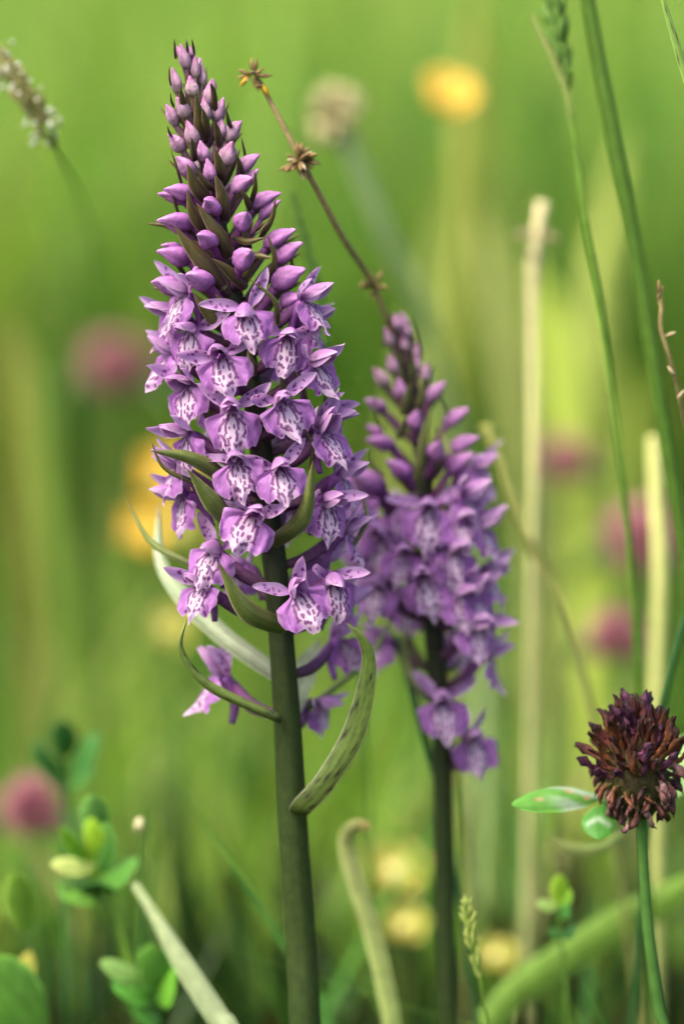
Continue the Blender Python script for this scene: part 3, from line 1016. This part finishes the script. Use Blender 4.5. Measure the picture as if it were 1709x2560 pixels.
# --- dry stem with knots of seed capsules, running behind the tall orchid to the second one
root, g, Q, st = stalk('dry_seed_stem', [(1070, 1250, .062, 12), (1000, 900, .044, 15), (962, 790, .034, 15), (930, 705, .030, 15), (860, 600, .018, 16), (790, 470, .010, 15), (752, 400, .008, 14), (700, 300, .008, 13), (650, 205, .008, 12)],
                       'thin dry tan stem with knots of brown seed capsules, leaning beside the tall orchid', 'dry stem', c(150, 140, 84), c(172, 150, 104), M_DRY, (0.0, 0.15))
caps = [grain_mesh('seed_capsule', .0040, .0013, c(108, 88, 52), c(168, 140, 92), M_DRY, b_) for b_ in (0.1, -0.25, 0.3)]
capp = [grain_mesh('seed_capsule', .0034, .0011, c(150, 128, 84), c(226, 208, 170), M_DRY, b_) for b_ in (0.2, -0.2)]
rr = np.random.default_rng(40)
for (x, y, d, nn, sc) in [(750, 402, .007, 34, 1.0), (634, 186, .007, 18, .85), (934, 716, .030, 10, .9), (668, 222, .007, 2, .8)]:
    ctr = np.array(W(x, y, d))
    for i in range(nn):
        v = nrm(rr.normal(0, 1, 3) * np.array([1, .8, .85]))
        place('seed_capsule', (caps if rr.random() < .75 else capp)[int(rr.integers(2))], root, ctr + v * .0006, v, g, sc * rr.uniform(.7, 1.15), rr.uniform(0, 360))
yel = grain_mesh('withered_petal', .0032, .0012, c(226, 176, 50), c(236, 196, 70), M_DRY)
for (x, y, a) in [(622, 190, (-.7, 0, -.8)), (655, 212, (.5, 0, -.8))]:
    place('withered_petal', yel, root, np.array(W(x, y, .006)), a, g)

# --- ribwort seed head, far blurred
root, g, Q, st = stalk('plantain', [(1120, 1020, .30, 46), (1060, 800, .26, 46), (960, 580, .23, 44), (885, 400, .215, 42), (845, 310, .21, 38)],
                       'blurred pale green stalk with a round pale seed head, beside the yellow buttercup', 'plantain', c(190, 216, 140, 1.5), c(194, 214, 150, 1.5), M_LEAF, (0.05, .2))
hd = grain_mesh('seed_grain', .0055, .003, c(170, 168, 100, 1.2), c(206, 196, 150, 1.2), M_DRY)
ctr = np.array(W(838, 288, .21))
mb = MB()
t = np.linspace(0, 1, 9)
mb.add(*tube(np.stack([ctr[0] + 0 * t, ctr[1] + 0 * t, ctr[2] - .006 + .012 * t], 1), .0048 * np.sin(np.pi * (0.1 + .8 * t)) ** .6, 12, c(120, 116, 70)))
mb.obj('head_core', M_DRY, root, g)
for i in range(60):
    v = nrm(rr.normal(0, 1, 3))
    place('seed_grain', hd, root, ctr + v * np.array([.0038, .0038, .0048]), v + np.array([0, 0, .4]), g, rr.uniform(.7, 1.1))


# --- buttercups
def petal_cup_mesh(name, L, w, c0, c1, m=M_PETAL):
    v, f, cc = petal(L, w, math.radians(55), math.radians(-55), .28, 3, 0, c0, c1, None, nu=9, nv=10, point=.32, a=.6)
    mb = MB()
    mb.add(v * MM, f, cc)
    return as_mesh(mb, name, m)


BUT_P = petal_cup_mesh('petal', 11, 11.5, c(255, 206, 40, 1.45), c(255, 240, 150, 1.6))
BUT_P2 = petal_cup_mesh('petal', 9, 9, c(206, 206, 84, 1.15), c(228, 226, 140, 1.15))
STAM = grain_mesh('stamen_tuft', .006, .007, c(220, 206, 90), c(236, 230, 150, 1.1), M_DRY, prof=(.5, 1, 1, .6))


def flower_cup(name, x, y, d, sc, label, tilt, foot, pm=BUT_P, cat='buttercup', group=None, sw=10):
    root, g, Q, st = stalk(name, [(foot[0], foot[1], d, sw), ((x + foot[0]) / 2 + 8, (y + foot[1]) / 2, d, sw), (x, y + 4, d, sw * .8)], label, cat, c(104, 146, 66), c(128, 160, 70), M_LEAF, (0, 0.05), group=group)
    ctr = np.array(W(x, y, d))
    ax = nrm(np.array(tilt, float))
    s, b, t = frame_of(ax, np.array([0.1, 0.9, 0.2]))
    for i in range(5):
        a = i * 2 * math.pi / 5 + .3
        o_ = math.cos(a) * s + math.sin(a) * b
        # petal mesh: spine +z bends to -y, so +z = outward/up, inner face towards the axis
        zc = nrm(o_ * .25 + t * 1.0)
        yc = nrm(o_ - zc * np.dot(o_, zc))
        # bending goes towards -y of the mesh: make that outward at the base
        M3 = np.stack([np.cross(-yc, zc), -yc, zc], 1)
        o = link('petal', pm, root)
        o.matrix_local = Matrix.Translation(Vector(ctr + o_ * .001 - g)) @ Matrix(M3 * sc).to_4x4()
    place('stamen_tuft', STAM, root, ctr, ax, g, sc * .8)
    return root


flower_cup('buttercup', 1112, 255, .30, .95, 'bright yellow buttercup cup blurred high above the grass', (.35, -.45, .85), (1104, 700))
for i, (x, y, d, sc, lab) in enumerate([(408, 1205, .42, 1.15, 'blurred yellow flower showing just beside the tall orchid, uppermost of the yellow cluster'),
                                        (352, 1335, .39, .85, 'blurred orange yellow flower just behind the tip of a long curled bract'),
                                        (440, 1330, .41, 1.0, 'blurred pale yellow flower half hidden behind the tall orchid'),
                                        (425, 1580, .32, .9, 'dull yellow blurred flower, lowest of the yellow cluster beside the orchid')]):
    flower_cup('buttercup', x, y, d, sc, lab, (.2, -.7, .7), (x + 20, y + 300), BUT_P if i < 2 else BUT_P2, group='yellow flowers behind the tall orchid')

# --- red clovers in bloom, far and blurred
flo = [grain_mesh('floret', .0085, .0024, c(190, 150, 126, 1.1), c(228, 152, 176, 1.2), M_PETAL, b_) for b_ in (.1, .25)]
flp = [grain_mesh('floret', .0085, .0026, c(184, 144, 124, 1.1), c(214, 136, 160, 1.15), M_PETAL, b_) for b_ in (.1, .25)]


def clover(x, y, d, sc, label, foot, pm=flo, droop=0.0):
    root, g, Q, st = stalk('red_clover', [(foot[0], foot[1], d, 14), ((x + foot[0]) / 2 - 6, (y + foot[1]) / 2, d, 14), (x, y + 20, d, 13)], label, 'clover', c(96, 140, 66), c(112, 140, 70), M_LEAF, (0, .05), group='red clovers in the grass behind')
    ctr = np.array(W(x, y, d))
    mb = MB()
    t = np.linspace(0, 1, 9)
    mb.add(*tube(np.stack([ctr[0] + 0 * t, ctr[1] + 0 * t, ctr[2] + sc * (-.007 + .012 * t)], 1), sc * .0055 * np.sin(np.pi * (.08 + .84 * t)) ** .6, 12, c(132, 120, 74), c(150, 90, 120)))
    mb.obj('head_core', M_LEAF, root, g)
    n = 64
    for i in range(n):
        zz = 1 - 1.75 * (i + .5) / n
        a = i * 2.399963
        q = math.sqrt(max(0, 1 - zz * zz))
        v = np.array([q * math.cos(a), q * math.sin(a), zz])
        place('floret', pm[i % 2], root, ctr + v * np.array([.005, .005, .006]) * sc, v + np.array([0, 0, .55]), g, sc * rr.uniform(.85, 1.15))
    for s in (-1, 1):
        P = spline([ctr + np.array([0, 0, -.008 * sc]), ctr + np.array([s * .012, .003, -.004]) * sc, ctr + np.array([s * .022, -.002, -.012]) * sc], 10)
        mb = MB()
        mb.add(*ribbon(P, np.interp(np.linspace(0, 1, 10), [0, .5, 1], [.002, .010, .0005]) * sc, lambda q, u, s_: c(104, 154, 76), .2, .08, 0.8))
        mb.obj('leaflet', M_LEAF, root, g)


clover(292, 925, .55, 1.15, 'blurred pink clover head standing alone beside the tall orchid spike', (270, 1500), flp)
clover(1412, 1160, .40, .75, 'small narrow blurred clover head above the others between dry stalks', (1420, 1700), flp)
clover(1600, 1358, .36, 1.1, 'bright pink blurred clover head half behind a pale straw stalk', (1590, 1800), flo)
clover(1535, 1600, .29, .75, 'dull pink blurred clover head low between grass stems, above the withered one', (1530, 1900), flp)
clover(78, 2030, .22, .8, 'dull pink blurred clover head beside the leafy trefoil shoot', (90, 2400), flp)


# --- grass spikes
def spike(name, label, stem, head, spik, npair, sc, slope=(0, 0), c0=c(104, 150, 64), c1=c(120, 166, 66), spread=.45, rows=3, extra=None, cat='grass spike'):
    """stem rows (x, y, d, w) up to the head's base, then head rows; spikelets set along the head"""
    root, g, Q, st = stalk(name, stem + head, label, cat, c0, c1, M_LEAF, slope, n=60)
    H = spline(px_path(head)[:, :3], npair)
    T = nrm(np.gradient(H, axis=0))
    fr = np.array(FW)
    for i in range(npair):
        for s in range(rows):
            sd = nrm(np.cross(T[i], fr))
            nn = np.cross(sd, T[i])
            a = math.pi * (i % 2) / rows + 2 * math.pi * s / rows + rr.uniform(-.35, .35)
            o_ = math.cos(a) * sd + math.sin(a) * nn
            f = math.sin(math.pi * min(.97, .12 + .8 * i / npair)) ** .5
            place('spikelet', spik[int(rr.integers(len(spik)))], root, H[i], T[i] + o_ * spread * rr.uniform(.7, 1.3), g, sc * f * rr.uniform(.85, 1.15), rr.uniform(0, 360))
            if extra and rr.random() < extra[1]:
                place('anther', extra[0], root, H[i] + o_ * .0030 + T[i] * .002, o_ + rr.normal(0, .5, 3), g, rr.uniform(.7, 1.3))
    return root


SPK = [grain_mesh('spikelet', .0060, .0019, c(126, 126, 66), c(168, 166, 104), M_DRY, b_) for b_ in (.05, .2)]
SPG = [grain_mesh('spikelet', .0075, .0026, c(78, 128, 54), c(122, 164, 68), M_LEAF, b_) for b_ in (.05, .15)]
SPY = [grain_mesh('spikelet', .0052, .0015, c(134, 178, 62), c(206, 220, 120), M_LEAF, b_) for b_ in (.05, .15)]
ANT = grain_mesh('anther', .0022, .0010, c(214, 220, 190), c(232, 234, 214), M_DRY)
spike('vernal_grass', 'brownish grass flower spike with whitish anthers, soft, leaning alone in open green',
      [(360, 1500, .5, 5), (300, 900, .34, 5), (215, 540, .16, 6)], [(142, 375, .05, 9), (105, 300, .047, 8), (62, 225, .045, 7), (12, 145, .045, 4)], SPK, 26, 1.0, (.2, .3), extra=(ANT, .55), spread=.5)
spike('rye_grass', 'tall green grass stalk with a dense green spike at its top beside the dark rush',
      [(1590, 1640, .055, 18), (1560, 1250, .046, 18), (1510, 850, .040, 20), (1462, 540, .035, 22), (1432, 330, .033, 16)], [(1418, 235, .032, 12), (1402, 130, .032, 11), (1384, 20, .032, 10), (1366, -110, .032, 4)], SPG, 40, .9, (0.02, .1),
      c0=c(112, 156, 62), c1=c(140, 184, 66), spread=.35)
spike('fine_grass', 'thin wavy green grass spike rising close behind the tall orchid',
      [(890, 1500, .075, 8), (860, 1150, .060, 8)], [(822, 900, .052, 8), (798, 760, .050, 8), (772, 650, .048, 7), (735, 500, .047, 4)], [SPG[0]], 24, .55, (.0, .2), c0=c(80, 140, 70), c1=c(90, 150, 70), spread=.35)
spike('small_rye_grass', 'small bright green grass spike rising low between the second orchid and withered clover',
      [(1222, 2600, .02, 7), (1208, 2510, .018, 7)], [(1200, 2450, .016, 7), (1182, 2360, .015, 6), (1166, 2270, .014, 4)], SPY, 15, .85, (0, .05), c0=c(104, 150, 66), c1=c(150, 184, 70), spread=.4)
blade('flag_leaf', [(1428, 330, .033, 9), (1418, 240, .031, 15), (1380, 140, .029, 15), (1345, 75, .028, 9), (1328, 35, .028, 2)], 'narrow yellowish leaf with a dry pinkish tip splitting off beneath the green spike', c(166, 192, 96), c(188, 196, 116), tip=c(206, 168, 132), ground=False)

# --- rush, straw and other stalks on the right
stalk('rush_stem', [(1740, 1900, .050, 34), (1725, 1500, .046, 36), (1660, 1080, .041, 38), (1600, 700, .037, 40), (1540, 380, .034, 40), (1490, 120, .033, 38), (1462, -40, .032, 36), (1430, -220, .032, 26), (1410, -320, .032, 4)],
      'thick dark green rush stem leaning past the green grass spike', 'rush', c(92, 132, 46), c(100, 142, 48), M_LEAF, (.05, .05), ridge=.05)
blade('grass_blade', [(1850, 900, -.004, 14), (1790, 520, -.006, 22), (1730, 250, -.007, 22), (1690, 110, -.0075, 20), (1660, 10, -.008, 13), (1640, -60, -.008, 3)],
      'sharp light green blade with brown flecks standing outside the thick rush', c(126, 172, 74), c(150, 188, 90), fold=.6, spots=22, seed=4)
root, g, Q, st = stalk('withered_stalk', [(1790, 1500, .03, 8), (1740, 1180, .02, 9), (1706, 1040, .014, 9), (1690, 960, .012, 10), (1668, 880, .010, 11), (1650, 820, .010, 12), (1652, 770, .010, 13), (1646, 738, .010, 14)],
                       'thin twisted brown withered stem with tiny pale buds outside the rush', 'dry stem', c(84, 80, 50), c(156, 140, 92), M_DRY, (.0, .1))
for (x, y, dd) in [(1648, 735, (-.1, 0, 1)), (1644, 748, (.3, .3, 1)), (1660, 842, (.9, 0, .4)), (1686, 940, (-.6, 0, .8)), (1690, 1000, (.6, 0, .8))]:
    place('seed_capsule', caps[0] if y < 760 else capp[0], root, np.array(W(x, y, .0095)), dd, g, .8)
stalk('dark_sedge_stem', [(1600, 2300, .05, 20), (1640, 1850, .04, 20), (1672, 1690, .036, 21), (1720, 1520, .033, 20), (1800, 1300, .03, 10)], 'dark green sedge stem bending outward behind the withered clover', 'sedge', c(70, 118, 60), c(66, 116, 58), M_LEAF)

root, g, Q, st = stalk('pale_dry_stalk', [(1332, 1420, .125, 26), (1336, 1100, .118, 30), (1332, 860, .114, 30), (1330, 720, .112, 30), (1335, 640, .111, 34), (1345, 570, .110, 30), (1356, 505, .110, 34)],
                       'pale straw coloured stalk with a blunt swollen top, blurred behind the second orchid', 'dry stalk', c(190, 202, 120, 1.3), c(218, 206, 156, 1.35), M_DRY, (0, .1))
for (x, y, dd) in [(1335, 585, (-.8, 0, .3)), (1350, 590, (.8, 0, .2)), (1322, 590, (-1, .4, .1)), (1362, 596, (1, -.3, 0)), (1330, 650, (-.3, 0, 1))]:
    place('dry_bract', capp[1], root, np.array(W(x, y, .109)), dd, g, 1.1)
stalk('bent_dry_stalk', [(1500, 1900, .09, 16), (1440, 1620, .086, 17), (1392, 1470, .084, 18), (1338, 1388, .082, 26), (1290, 1290, .08, 17), (1245, 1150, .078, 17), (1216, 1075, .077, 24), (1212, 1062, .077, 20)],
      'thin bent tan stalk with a small knob leaning behind the second orchid', 'dry stalk', c(146, 156, 80, 1.15), c(180, 182, 100, 1.2), M_DRY, (.05, .1))
stalk('straw_stalk', [(1640, 2050, .12, 34), (1640, 1750, .115, 36), (1648, 1450, .11, 38), (1640, 1280, .11, 36), (1634, 1120, .11, 34), (1632, 1090, .11, 26)], 'pale yellow upright straw stalk beside the bright pink clover', 'straw', c(200, 212, 116, 1.3), c(212, 214, 136, 1.3), M_DRY)

# broad pale blades glowing far behind on the right, and soft tall blades elsewhere
bl = [
    (1480, 1500, 1420, 1000, 1330, 640, .42, 110, c(186, 210, 84), 'broad pale yellow green blade blurred behind the pale dry stalk'),
    (1470, 1300, 1490, 760, 1560, 300, .50, 80, c(184, 202, 96), 'broad soft yellow green blade blurred beside the rush stem'),
    (1330, 1300, 1260, 800, 1180, 480, .55, 70, c(178, 190, 104), 'soft pale olive blade blurred between the buttercup and dry stalk'),
    (1500, 1700, 1560, 1300, 1580, 900, .45, 60, c(176, 204, 80), 'soft light green blade blurred behind the green grass stalk'),
    (150, 1500, 110, 1150, 60, 840, .5, 60, c(140, 178, 66), 'soft green blade blurred far out beside the single clover head'),
    (60, 1150, 50, 960, 0, 780, .5, 50, c(160, 158, 72), 'soft brownish blade blurred at the edge of the meadow'),
    (1150, 700, 1175, 300, 1185, -60, .5, 90, c(150, 164, 64), 'soft brownish upright blade blurred above the pale dry stalk'),
    (640, 700, 700, 300, 720, -60, .8, 90, c(140, 184, 70), 'soft light green blade blurred behind the tip of the tall orchid'),
    (210, 1400, 200, 700, 120, 350, 1.0, 46, c(148, 186, 80), 'soft pale green blade blurred below the brownish grass spike'),
    (980, 1300, 1060, 900, 1120, 480, .7, 90, c(164, 184, 84), 'soft olive blade blurred behind the tip of the second orchid'),
]
for i, (x0, y0, x1, y1, x2, y2, d, w, col, lab) in enumerate(bl):
    blade('grass_blade', [(x0, y0, d, w * .8), (x1, y1, d, w), ((x1 + x2) / 2 + 8, (y1 + y2) / 2, d, w * .75), (x2, y2, d, 3)], lab, col * (1.12 if x0 > 1100 else .95), col * (1.16 if x0 > 1100 else .98), seed=50 + i, slope=(0, .1), group='soft blurred blades')

# --- low growth at the bottom of the picture
blade('curled_grass_blade', [(985, 2620, .05, 44), (965, 2480, .05, 46), (930, 2330, .05, 46), (888, 2200, .05, 44), (866, 2120, .05, 42), (872, 2080, .048, 38), (898, 2062, .044, 30), (925, 2068, .040, 16)],
      'pale green blade curling over like a hook between the two orchid stems', c(150, 184, 96, 1.2), c(190, 194, 120, 1.2), fold=.3, tip=c(180, 160, 90))
blade('striped_grass_blade', [(600, 2640, .028, 50), (540, 2540, .030, 56), (450, 2400, .034, 50), (380, 2280, .04, 28), (335, 2210, .045, 22)], 'pale grey green striped blade slanting through the trefoil leaves', c(186, 206, 166), c(176, 196, 136), fold=.7)
blade('broad_grass_blade', [(1180, 2620, .10, 60), (1290, 2480, .10, 78), (1480, 2350, .10, 84), (1660, 2250, .10, 78), (1900, 2130, .10, 20)], 'broad soft light green blade slanting behind the withered clover stem', c(128, 172, 66, 1.2), c(142, 184, 70, 1.2), fold=.2, ground=False)
blade('curved_grass_blade', [(1560, 2080, .045, 6), (1500, 2120, .045, 26), (1440, 2125, .045, 32), (1390, 2110, .045, 22), (1370, 2100, .045, 4)], 'soft pale blade lying curved just under the clover leaflets', c(150, 186, 96), c(168, 170, 100), fold=.3, ground=False)
blade('dark_green_blade', [(1120, 2100, .05, 16), (1075, 1900, .046, 18), (1035, 1750, .044, 20), (1005, 1640, .043, 16), (985, 1580, .043, 3)], 'narrow dark green blade rising against the stem of the second orchid', c(80, 136, 66), c(70, 120, 70), fold=.6)


def leaf_piece(name, parent, g, base, tip, w, c0, d0, d1, mid=None, spots=(), fold=.25, bulge=0.0, tilt=0.45):
    a, b_ = np.array(W(*base, d0)), np.array(W(*tip, d1))
    m_ = (a + b_) / 2 + np.array(UP) * bulge if mid is None else np.array(W(*mid, (d0 + d1) / 2))
    P = spline([a, m_, b_], 16)
    t = np.linspace(0, 1, 16)
    wd = np.interp(t, [0, .1, .3, .55, .8, .93, 1], [.12, .45, .85, 1, .75, .4, .06]) * w * kd(d0)

    def cf(q, u, s):
        col = c0 * np.array([1.5, 1.3, .85]) * (1 - .15 * math.exp(-(u / .1) ** 2))
        col = col * (1.12 if abs(u) > .9 else 1)
        ch = math.exp(-((q - .42 - .22 * abs(u)) / .09) ** 2) if 'chev' in spots else 0
        col = lerp(col, c(196, 222, 190), .8 * ch * (abs(u) < .75))
        if 'frost' in spots:
            col = lerp(col, c(206, 226, 204), .75 * float(sstep(.1, .8, .5 + .5 * math.sin(q * 11 + u * 4)) * sstep(.25, .6, 1 - q)))
            for (sq, su) in ((.25, .1), (.62, -.35), (.8, .3)):
                if ((1 - q - sq) / .03) ** 2 + ((u - su) / .25) ** 2 < 1:
                    col = c(206, 180, 132)
        return col
    mb = MB()
    mb.add(*ribbon(P, wd * (1 + .45 * tilt), cf, fold, .06, 0, nu=13, view=np.array(FW) * (1 - tilt) - np.array(UP) * tilt))
    return mb.obj(name, M_LEAF, parent, g)


# leafy trefoil shoot
root, g, Q, st = stalk('trefoil', [(400, 2640, .062, 20), (345, 2480, .062, 22), (305, 2340, .062, 22), (270, 2240, .062, 20), (240, 2160, .06, 18), (222, 2070, .06, 14)],
                       'bright green leafy trefoil shoot, blurred, beside the striped grass blade', 'trefoil', c(124, 172, 66), c(140, 186, 66), M_LEAF)
for (b_, t_, w, col) in [((228, 2150), (238, 2048), 66, c(150, 206, 70)), ((222, 2150), (150, 2070), 52, c(134, 196, 72)), ((236, 2160), (130, 2165), 56, c(186, 216, 150)), ((240, 2200), (160, 2250), 90, c(96, 156, 72)),
                         ((250, 2200), (345, 2160), 80, c(80, 140, 66)), ((245, 2180), (270, 2060), 70, c(92, 160, 84)), ((240, 2100), (235, 1985), 64, c(116, 180, 108)), ((250, 2230), (240, 2210), 90, c(60, 120, 64)),
                         ((360, 2440), (250, 2410), 56, c(150, 206, 130)), ((370, 2470), (290, 2480), 90, c(84, 156, 72)), ((385, 2480), (385, 2360), 80, c(104, 170, 84)), ((395, 2500), (440, 2430), 90, c(104, 176, 70)), ((400, 2540), (330, 2530), 80, c(78, 146, 70)),
                         ((265, 2250), (135, 2205), 36, c(120, 176, 100))]:
    leaf_piece('leaflet', root, g, b_, t_, w, col, .060, .050)
root, g, Q, st = stalk('vetch', [(170, 2300, .11, 16), (165, 2000, .11, 14), (160, 1860, .11, 12)], 'dark green blurred vetch leaves above the trefoil shoot', 'vetch', c(96, 148, 70), c(80, 136, 66), M_LEAF)
for (b_, t_, w) in [((165, 1930), (75, 1870), 70), ((170, 1930), (250, 1840), 76), ((165, 1900), (155, 1800), 62), ((165, 1960), (110, 1935), 60), ((170, 1960), (235, 1930), 60)]:
    leaf_piece('leaflet', root, g, b_, t_, w, c(66, 128, 72), .11, .10)
root, g, Q, st = stalk('bud_stem', [(345, 2300, .05, 7), (350, 2200, .048, 7), (352, 2075, .046, 6)], 'tiny cream flower bud on a thin stem above the striped blade', 'flower bud', c(104, 152, 66), c(110, 156, 66), M_LEAF)
place('bud', grain_mesh('bud', .0032, .0026, c(214, 210, 150), c(232, 226, 176), M_DRY, prof=(.6, 1, .9, .4)), root, np.array(W(350, 2078, .046)), (0, 0, 1), g)
# broad leaf in the bottom corner, small herb and faded flowers
root, g, Q, st = stalk('corner_herb', [(60, 2680, .05, 18), (50, 2600, .05, 16), (40, 2520, .05, 12)], 'low herb with a broad rounded green leaf in the dark grass by the trefoil', 'herb', c(104, 152, 66), c(104, 156, 66), M_LEAF)
leaf_piece('leaf', root, g, (120, 2590), (-40, 2400), 150, c(104, 168, 76), .05, .04)
leaf_piece('leaf', root, g, (60, 2330), (40, 2180), 70, c(130, 184, 84), .07, .06)
leaf_piece('leaf', root, g, (20, 2540), (80, 2380), 60, c(164, 176, 100), .07, .06)
root, g, Q, st = stalk('small_herb', [(1420, 2560, .05, 9), (1400, 2350, .048, 8), (1395, 2260, .047, 7)], 'small bright green herb tip with paired leaves under the clover leaflets', 'herb', c(104, 156, 66), c(130, 180, 70), M_LEAF)
for (b_, t_, w, col) in [((1395, 2265), (1398, 2185), 40, c(150, 206, 74)), ((1396, 2262), (1340, 2262), 34, c(160, 204, 130)), ((1396, 2262), (1430, 2230), 34, c(130, 190, 74)), ((1398, 2290), (1420, 2262), 40, c(84, 156, 84)), ((1404, 2340), (1440, 2320), 34, c(58, 112, 66)), ((1408, 2330), (1370, 2336), 36, c(70, 124, 66))]:
    leaf_piece('leaf', root, g, b_, t_, w, col, .047, .044)
for (x, y, d, sc, lab) in [(985, 2205, .20, 1.25, 'blurred cream yellow trefoil flower between the two orchid stems'), (1010, 2330, .18, .8, 'dull yellow blurred flower low between the orchid stems'), (1235, 2405, .16, .75, 'pale yellow blurred flower beside the small green grass spike')]:
    flower_cup('trefoil_flower', x, y, d, sc, lab, (.1, -.4, .9), (x + 10, y + 200), BUT_P2, 'flower', 'faded yellow flowers low in the grass')

# ------------------------------------------------------------------ the withered clover
root, g, Q, st = stalk('withered_clover', [(1668, 2640, .016, 30), (1645, 2520, .014, 30), (1622, 2350, .010, 29), (1610, 2200, .007, 28), (1602, 2060, .004, 28), (1596, 1990, .003, 24)],
                       'withered dark brown clover head on a green stem with two pale marked leaflets', 'clover', c(98, 150, 72), c(104, 156, 70), M_LEAF)
ctr = np.array(W(1590, 1925, .002))
ax = nrm(np.array([-.10, .05, 1.0]))
s_, b_, _ = frame_of(ax, np.array(FW))
mb = MB()
t = np.linspace(0, 1, 14)
mb.add(*tube(ctr + ax[None] * (-.0105 + .019 * t)[:, None], .0062 * np.sin(np.pi * (.07 + .84 * t)) ** .55, 16, c(70, 76, 32), c(80, 58, 34), ridge=.08, nr=6))
mb.obj('head_core', M_DEAD, root, g)


def dead_floret(L, w, bend, cs, seed):
    """withered pea floret: a calyx, a creased tube and two torn lobes"""
    r = np.random.default_rng(seed)
    n, k = 12, 8
    mb = MB()
    t = np.linspace(0, 1, n)
    th = bend * t
    P = np.stack([np.cumsum(np.sin(th)) * L / n, .06 * L * np.sin(t * 5 + seed), np.cumsum(np.cos(th)) * L / n], 1)
    rad = np.interp(t, [0, .2, .45, .75, .9, 1], [.35, .62, .8, 1.0, .6, .12]) * w / 2 * (1 + .12 * r.normal(0, 1, n))
    v, f, cc, uv = tube(P, rad, k, cols=[lerp(lerp(cs[0], cs[1], float(sstep(.1, .5, q))), cs[2], float(sstep(.55, 1, q))) for q in t], ridge=.38, nr=2)
    cc = cc * r.uniform(.5, 1.5, (len(cc), 1))
    v = v + r.normal(0, w * .09, v.shape)
    mb.add(v, f, cc, uv)
    # one torn lobe beside the tip
    Q_ = P[n // 2:] + np.array([.25 * w, .1 * w, 0])[None] * np.linspace(0, 1.6, n - n // 2)[:, None]
    mb.add(*tube(Q_, np.linspace(.3, .06, len(Q_)) * w, 6, cs[1], cs[2] * .8))
    return as_mesh(mb, 'floret', M_DEAD)


DK, PU, OR, PK, GR = c(44, 24, 26), c(112, 58, 104), c(124, 74, 42), c(196, 150, 142), c(94, 98, 44)
UPF = [dead_floret(.0105, .0017, .15, (GR, c(124, 66, 60), DK), 1), dead_floret(.0112, .0015, -.25, (c(120, 92, 56), OR, c(70, 40, 34)), 2), dead_floret(.0105, .0019, .4, (c(110, 70, 64), c(112, 58, 92), c(48, 22, 36)), 3), dead_floret(.0100, .0015, .1, (OR, c(104, 56, 44), DK), 4)]
DNF = [dead_floret(.0086, .0017, 1.7, (GR, c(116, 70, 62), DK), 5), dead_floret(.0086, .0016, 2.0, (c(112, 100, 56), c(176, 128, 122), c(96, 52, 50)), 6), dead_floret(.0080, .0018, 1.5, (GR, DK, c(84, 48, 44)), 7), dead_floret(.0080, .0016, 1.9, (c(150, 120, 104), PK, c(110, 62, 66)), 8), dead_floret(.0090, .0016, 1.6, (GR, OR, DK), 9)]
n = 190
for i in range(n):
    zz = 1 - 1.84 * (i + .5) / n
    a = i * 2.399963
    q = math.sqrt(max(0, 1 - zz * zz))
    v = q * math.cos(a) * s_ + q * math.sin(a) * b_ + zz * ax
    pos = ctr + (q * math.cos(a) * s_ + q * math.sin(a) * b_) * .0048 + ax * zz * .0084
    if zz > .05 or (zz > -.2 and rr.random() < .5):
        place('floret', UPF[int(rr.integers(4))], root, pos, v * (.5 + .45 * (zz < .3)) + ax * (.8 + .2 * rr.random()) + rr.normal(0, .10, 3), g, rr.uniform(.66, 1.0), rr.uniform(0, 360))
    else:
        # drooping florets: the piece bends towards its own +x, which is turned downwards
        dr = nrm(v * 1.0 + ax * .55 + rr.normal(0, .15, 3))
        xx = -ax - dr * np.dot(-ax, dr)
        xx = nrm(xx)
        M3 = np.stack([xx, np.cross(dr, xx), dr], 1) @ rot('Z', rr.uniform(-35, 35))
        o = link('floret', DNF[int(rr.integers(5))], root)
        o.matrix_local = Matrix.Translation(Vector(pos - g)) @ Matrix(M3 * rr.uniform(.64, .92)).to_4x4()
leaf_piece('leaflet', root, g, (1500, 1990), (1278, 2012), 66, c(98, 166, 84), .012, .004, mid=(1400, 1992), spots=('frost',), fold=.4)
leaf_piece('leaflet', root, g, (1496, 2015), (1494, 2098), 72, c(76, 146, 72), .010, .004, spots=('chev',), fold=.2)
leaf_piece('leaflet', root, g, (1640, 2010), (1740, 1830), 90, c(150, 200, 150), .030, .040, fold=.3)
leaf_piece('leaflet', root, g, (1500, 2020), (1590, 2030), 60, c(80, 150, 72), .014, .016, fold=.3)
mb = MB()
P = spline([np.array(W(1602, 2070, .006)), np.array(W(1560, 2040, .010)), np.array(W(1498, 1998, .011))], 12)
mb.add(*tube(P, .0006, 8, c(96, 150, 70)))
mb.obj('leaf_stalk', M_LEAF, root, g)
fallen = place('floret', DNF[3], root, np.array(W(1572, 2040, -.002)), (-.1, -.2, -1), g, .7)
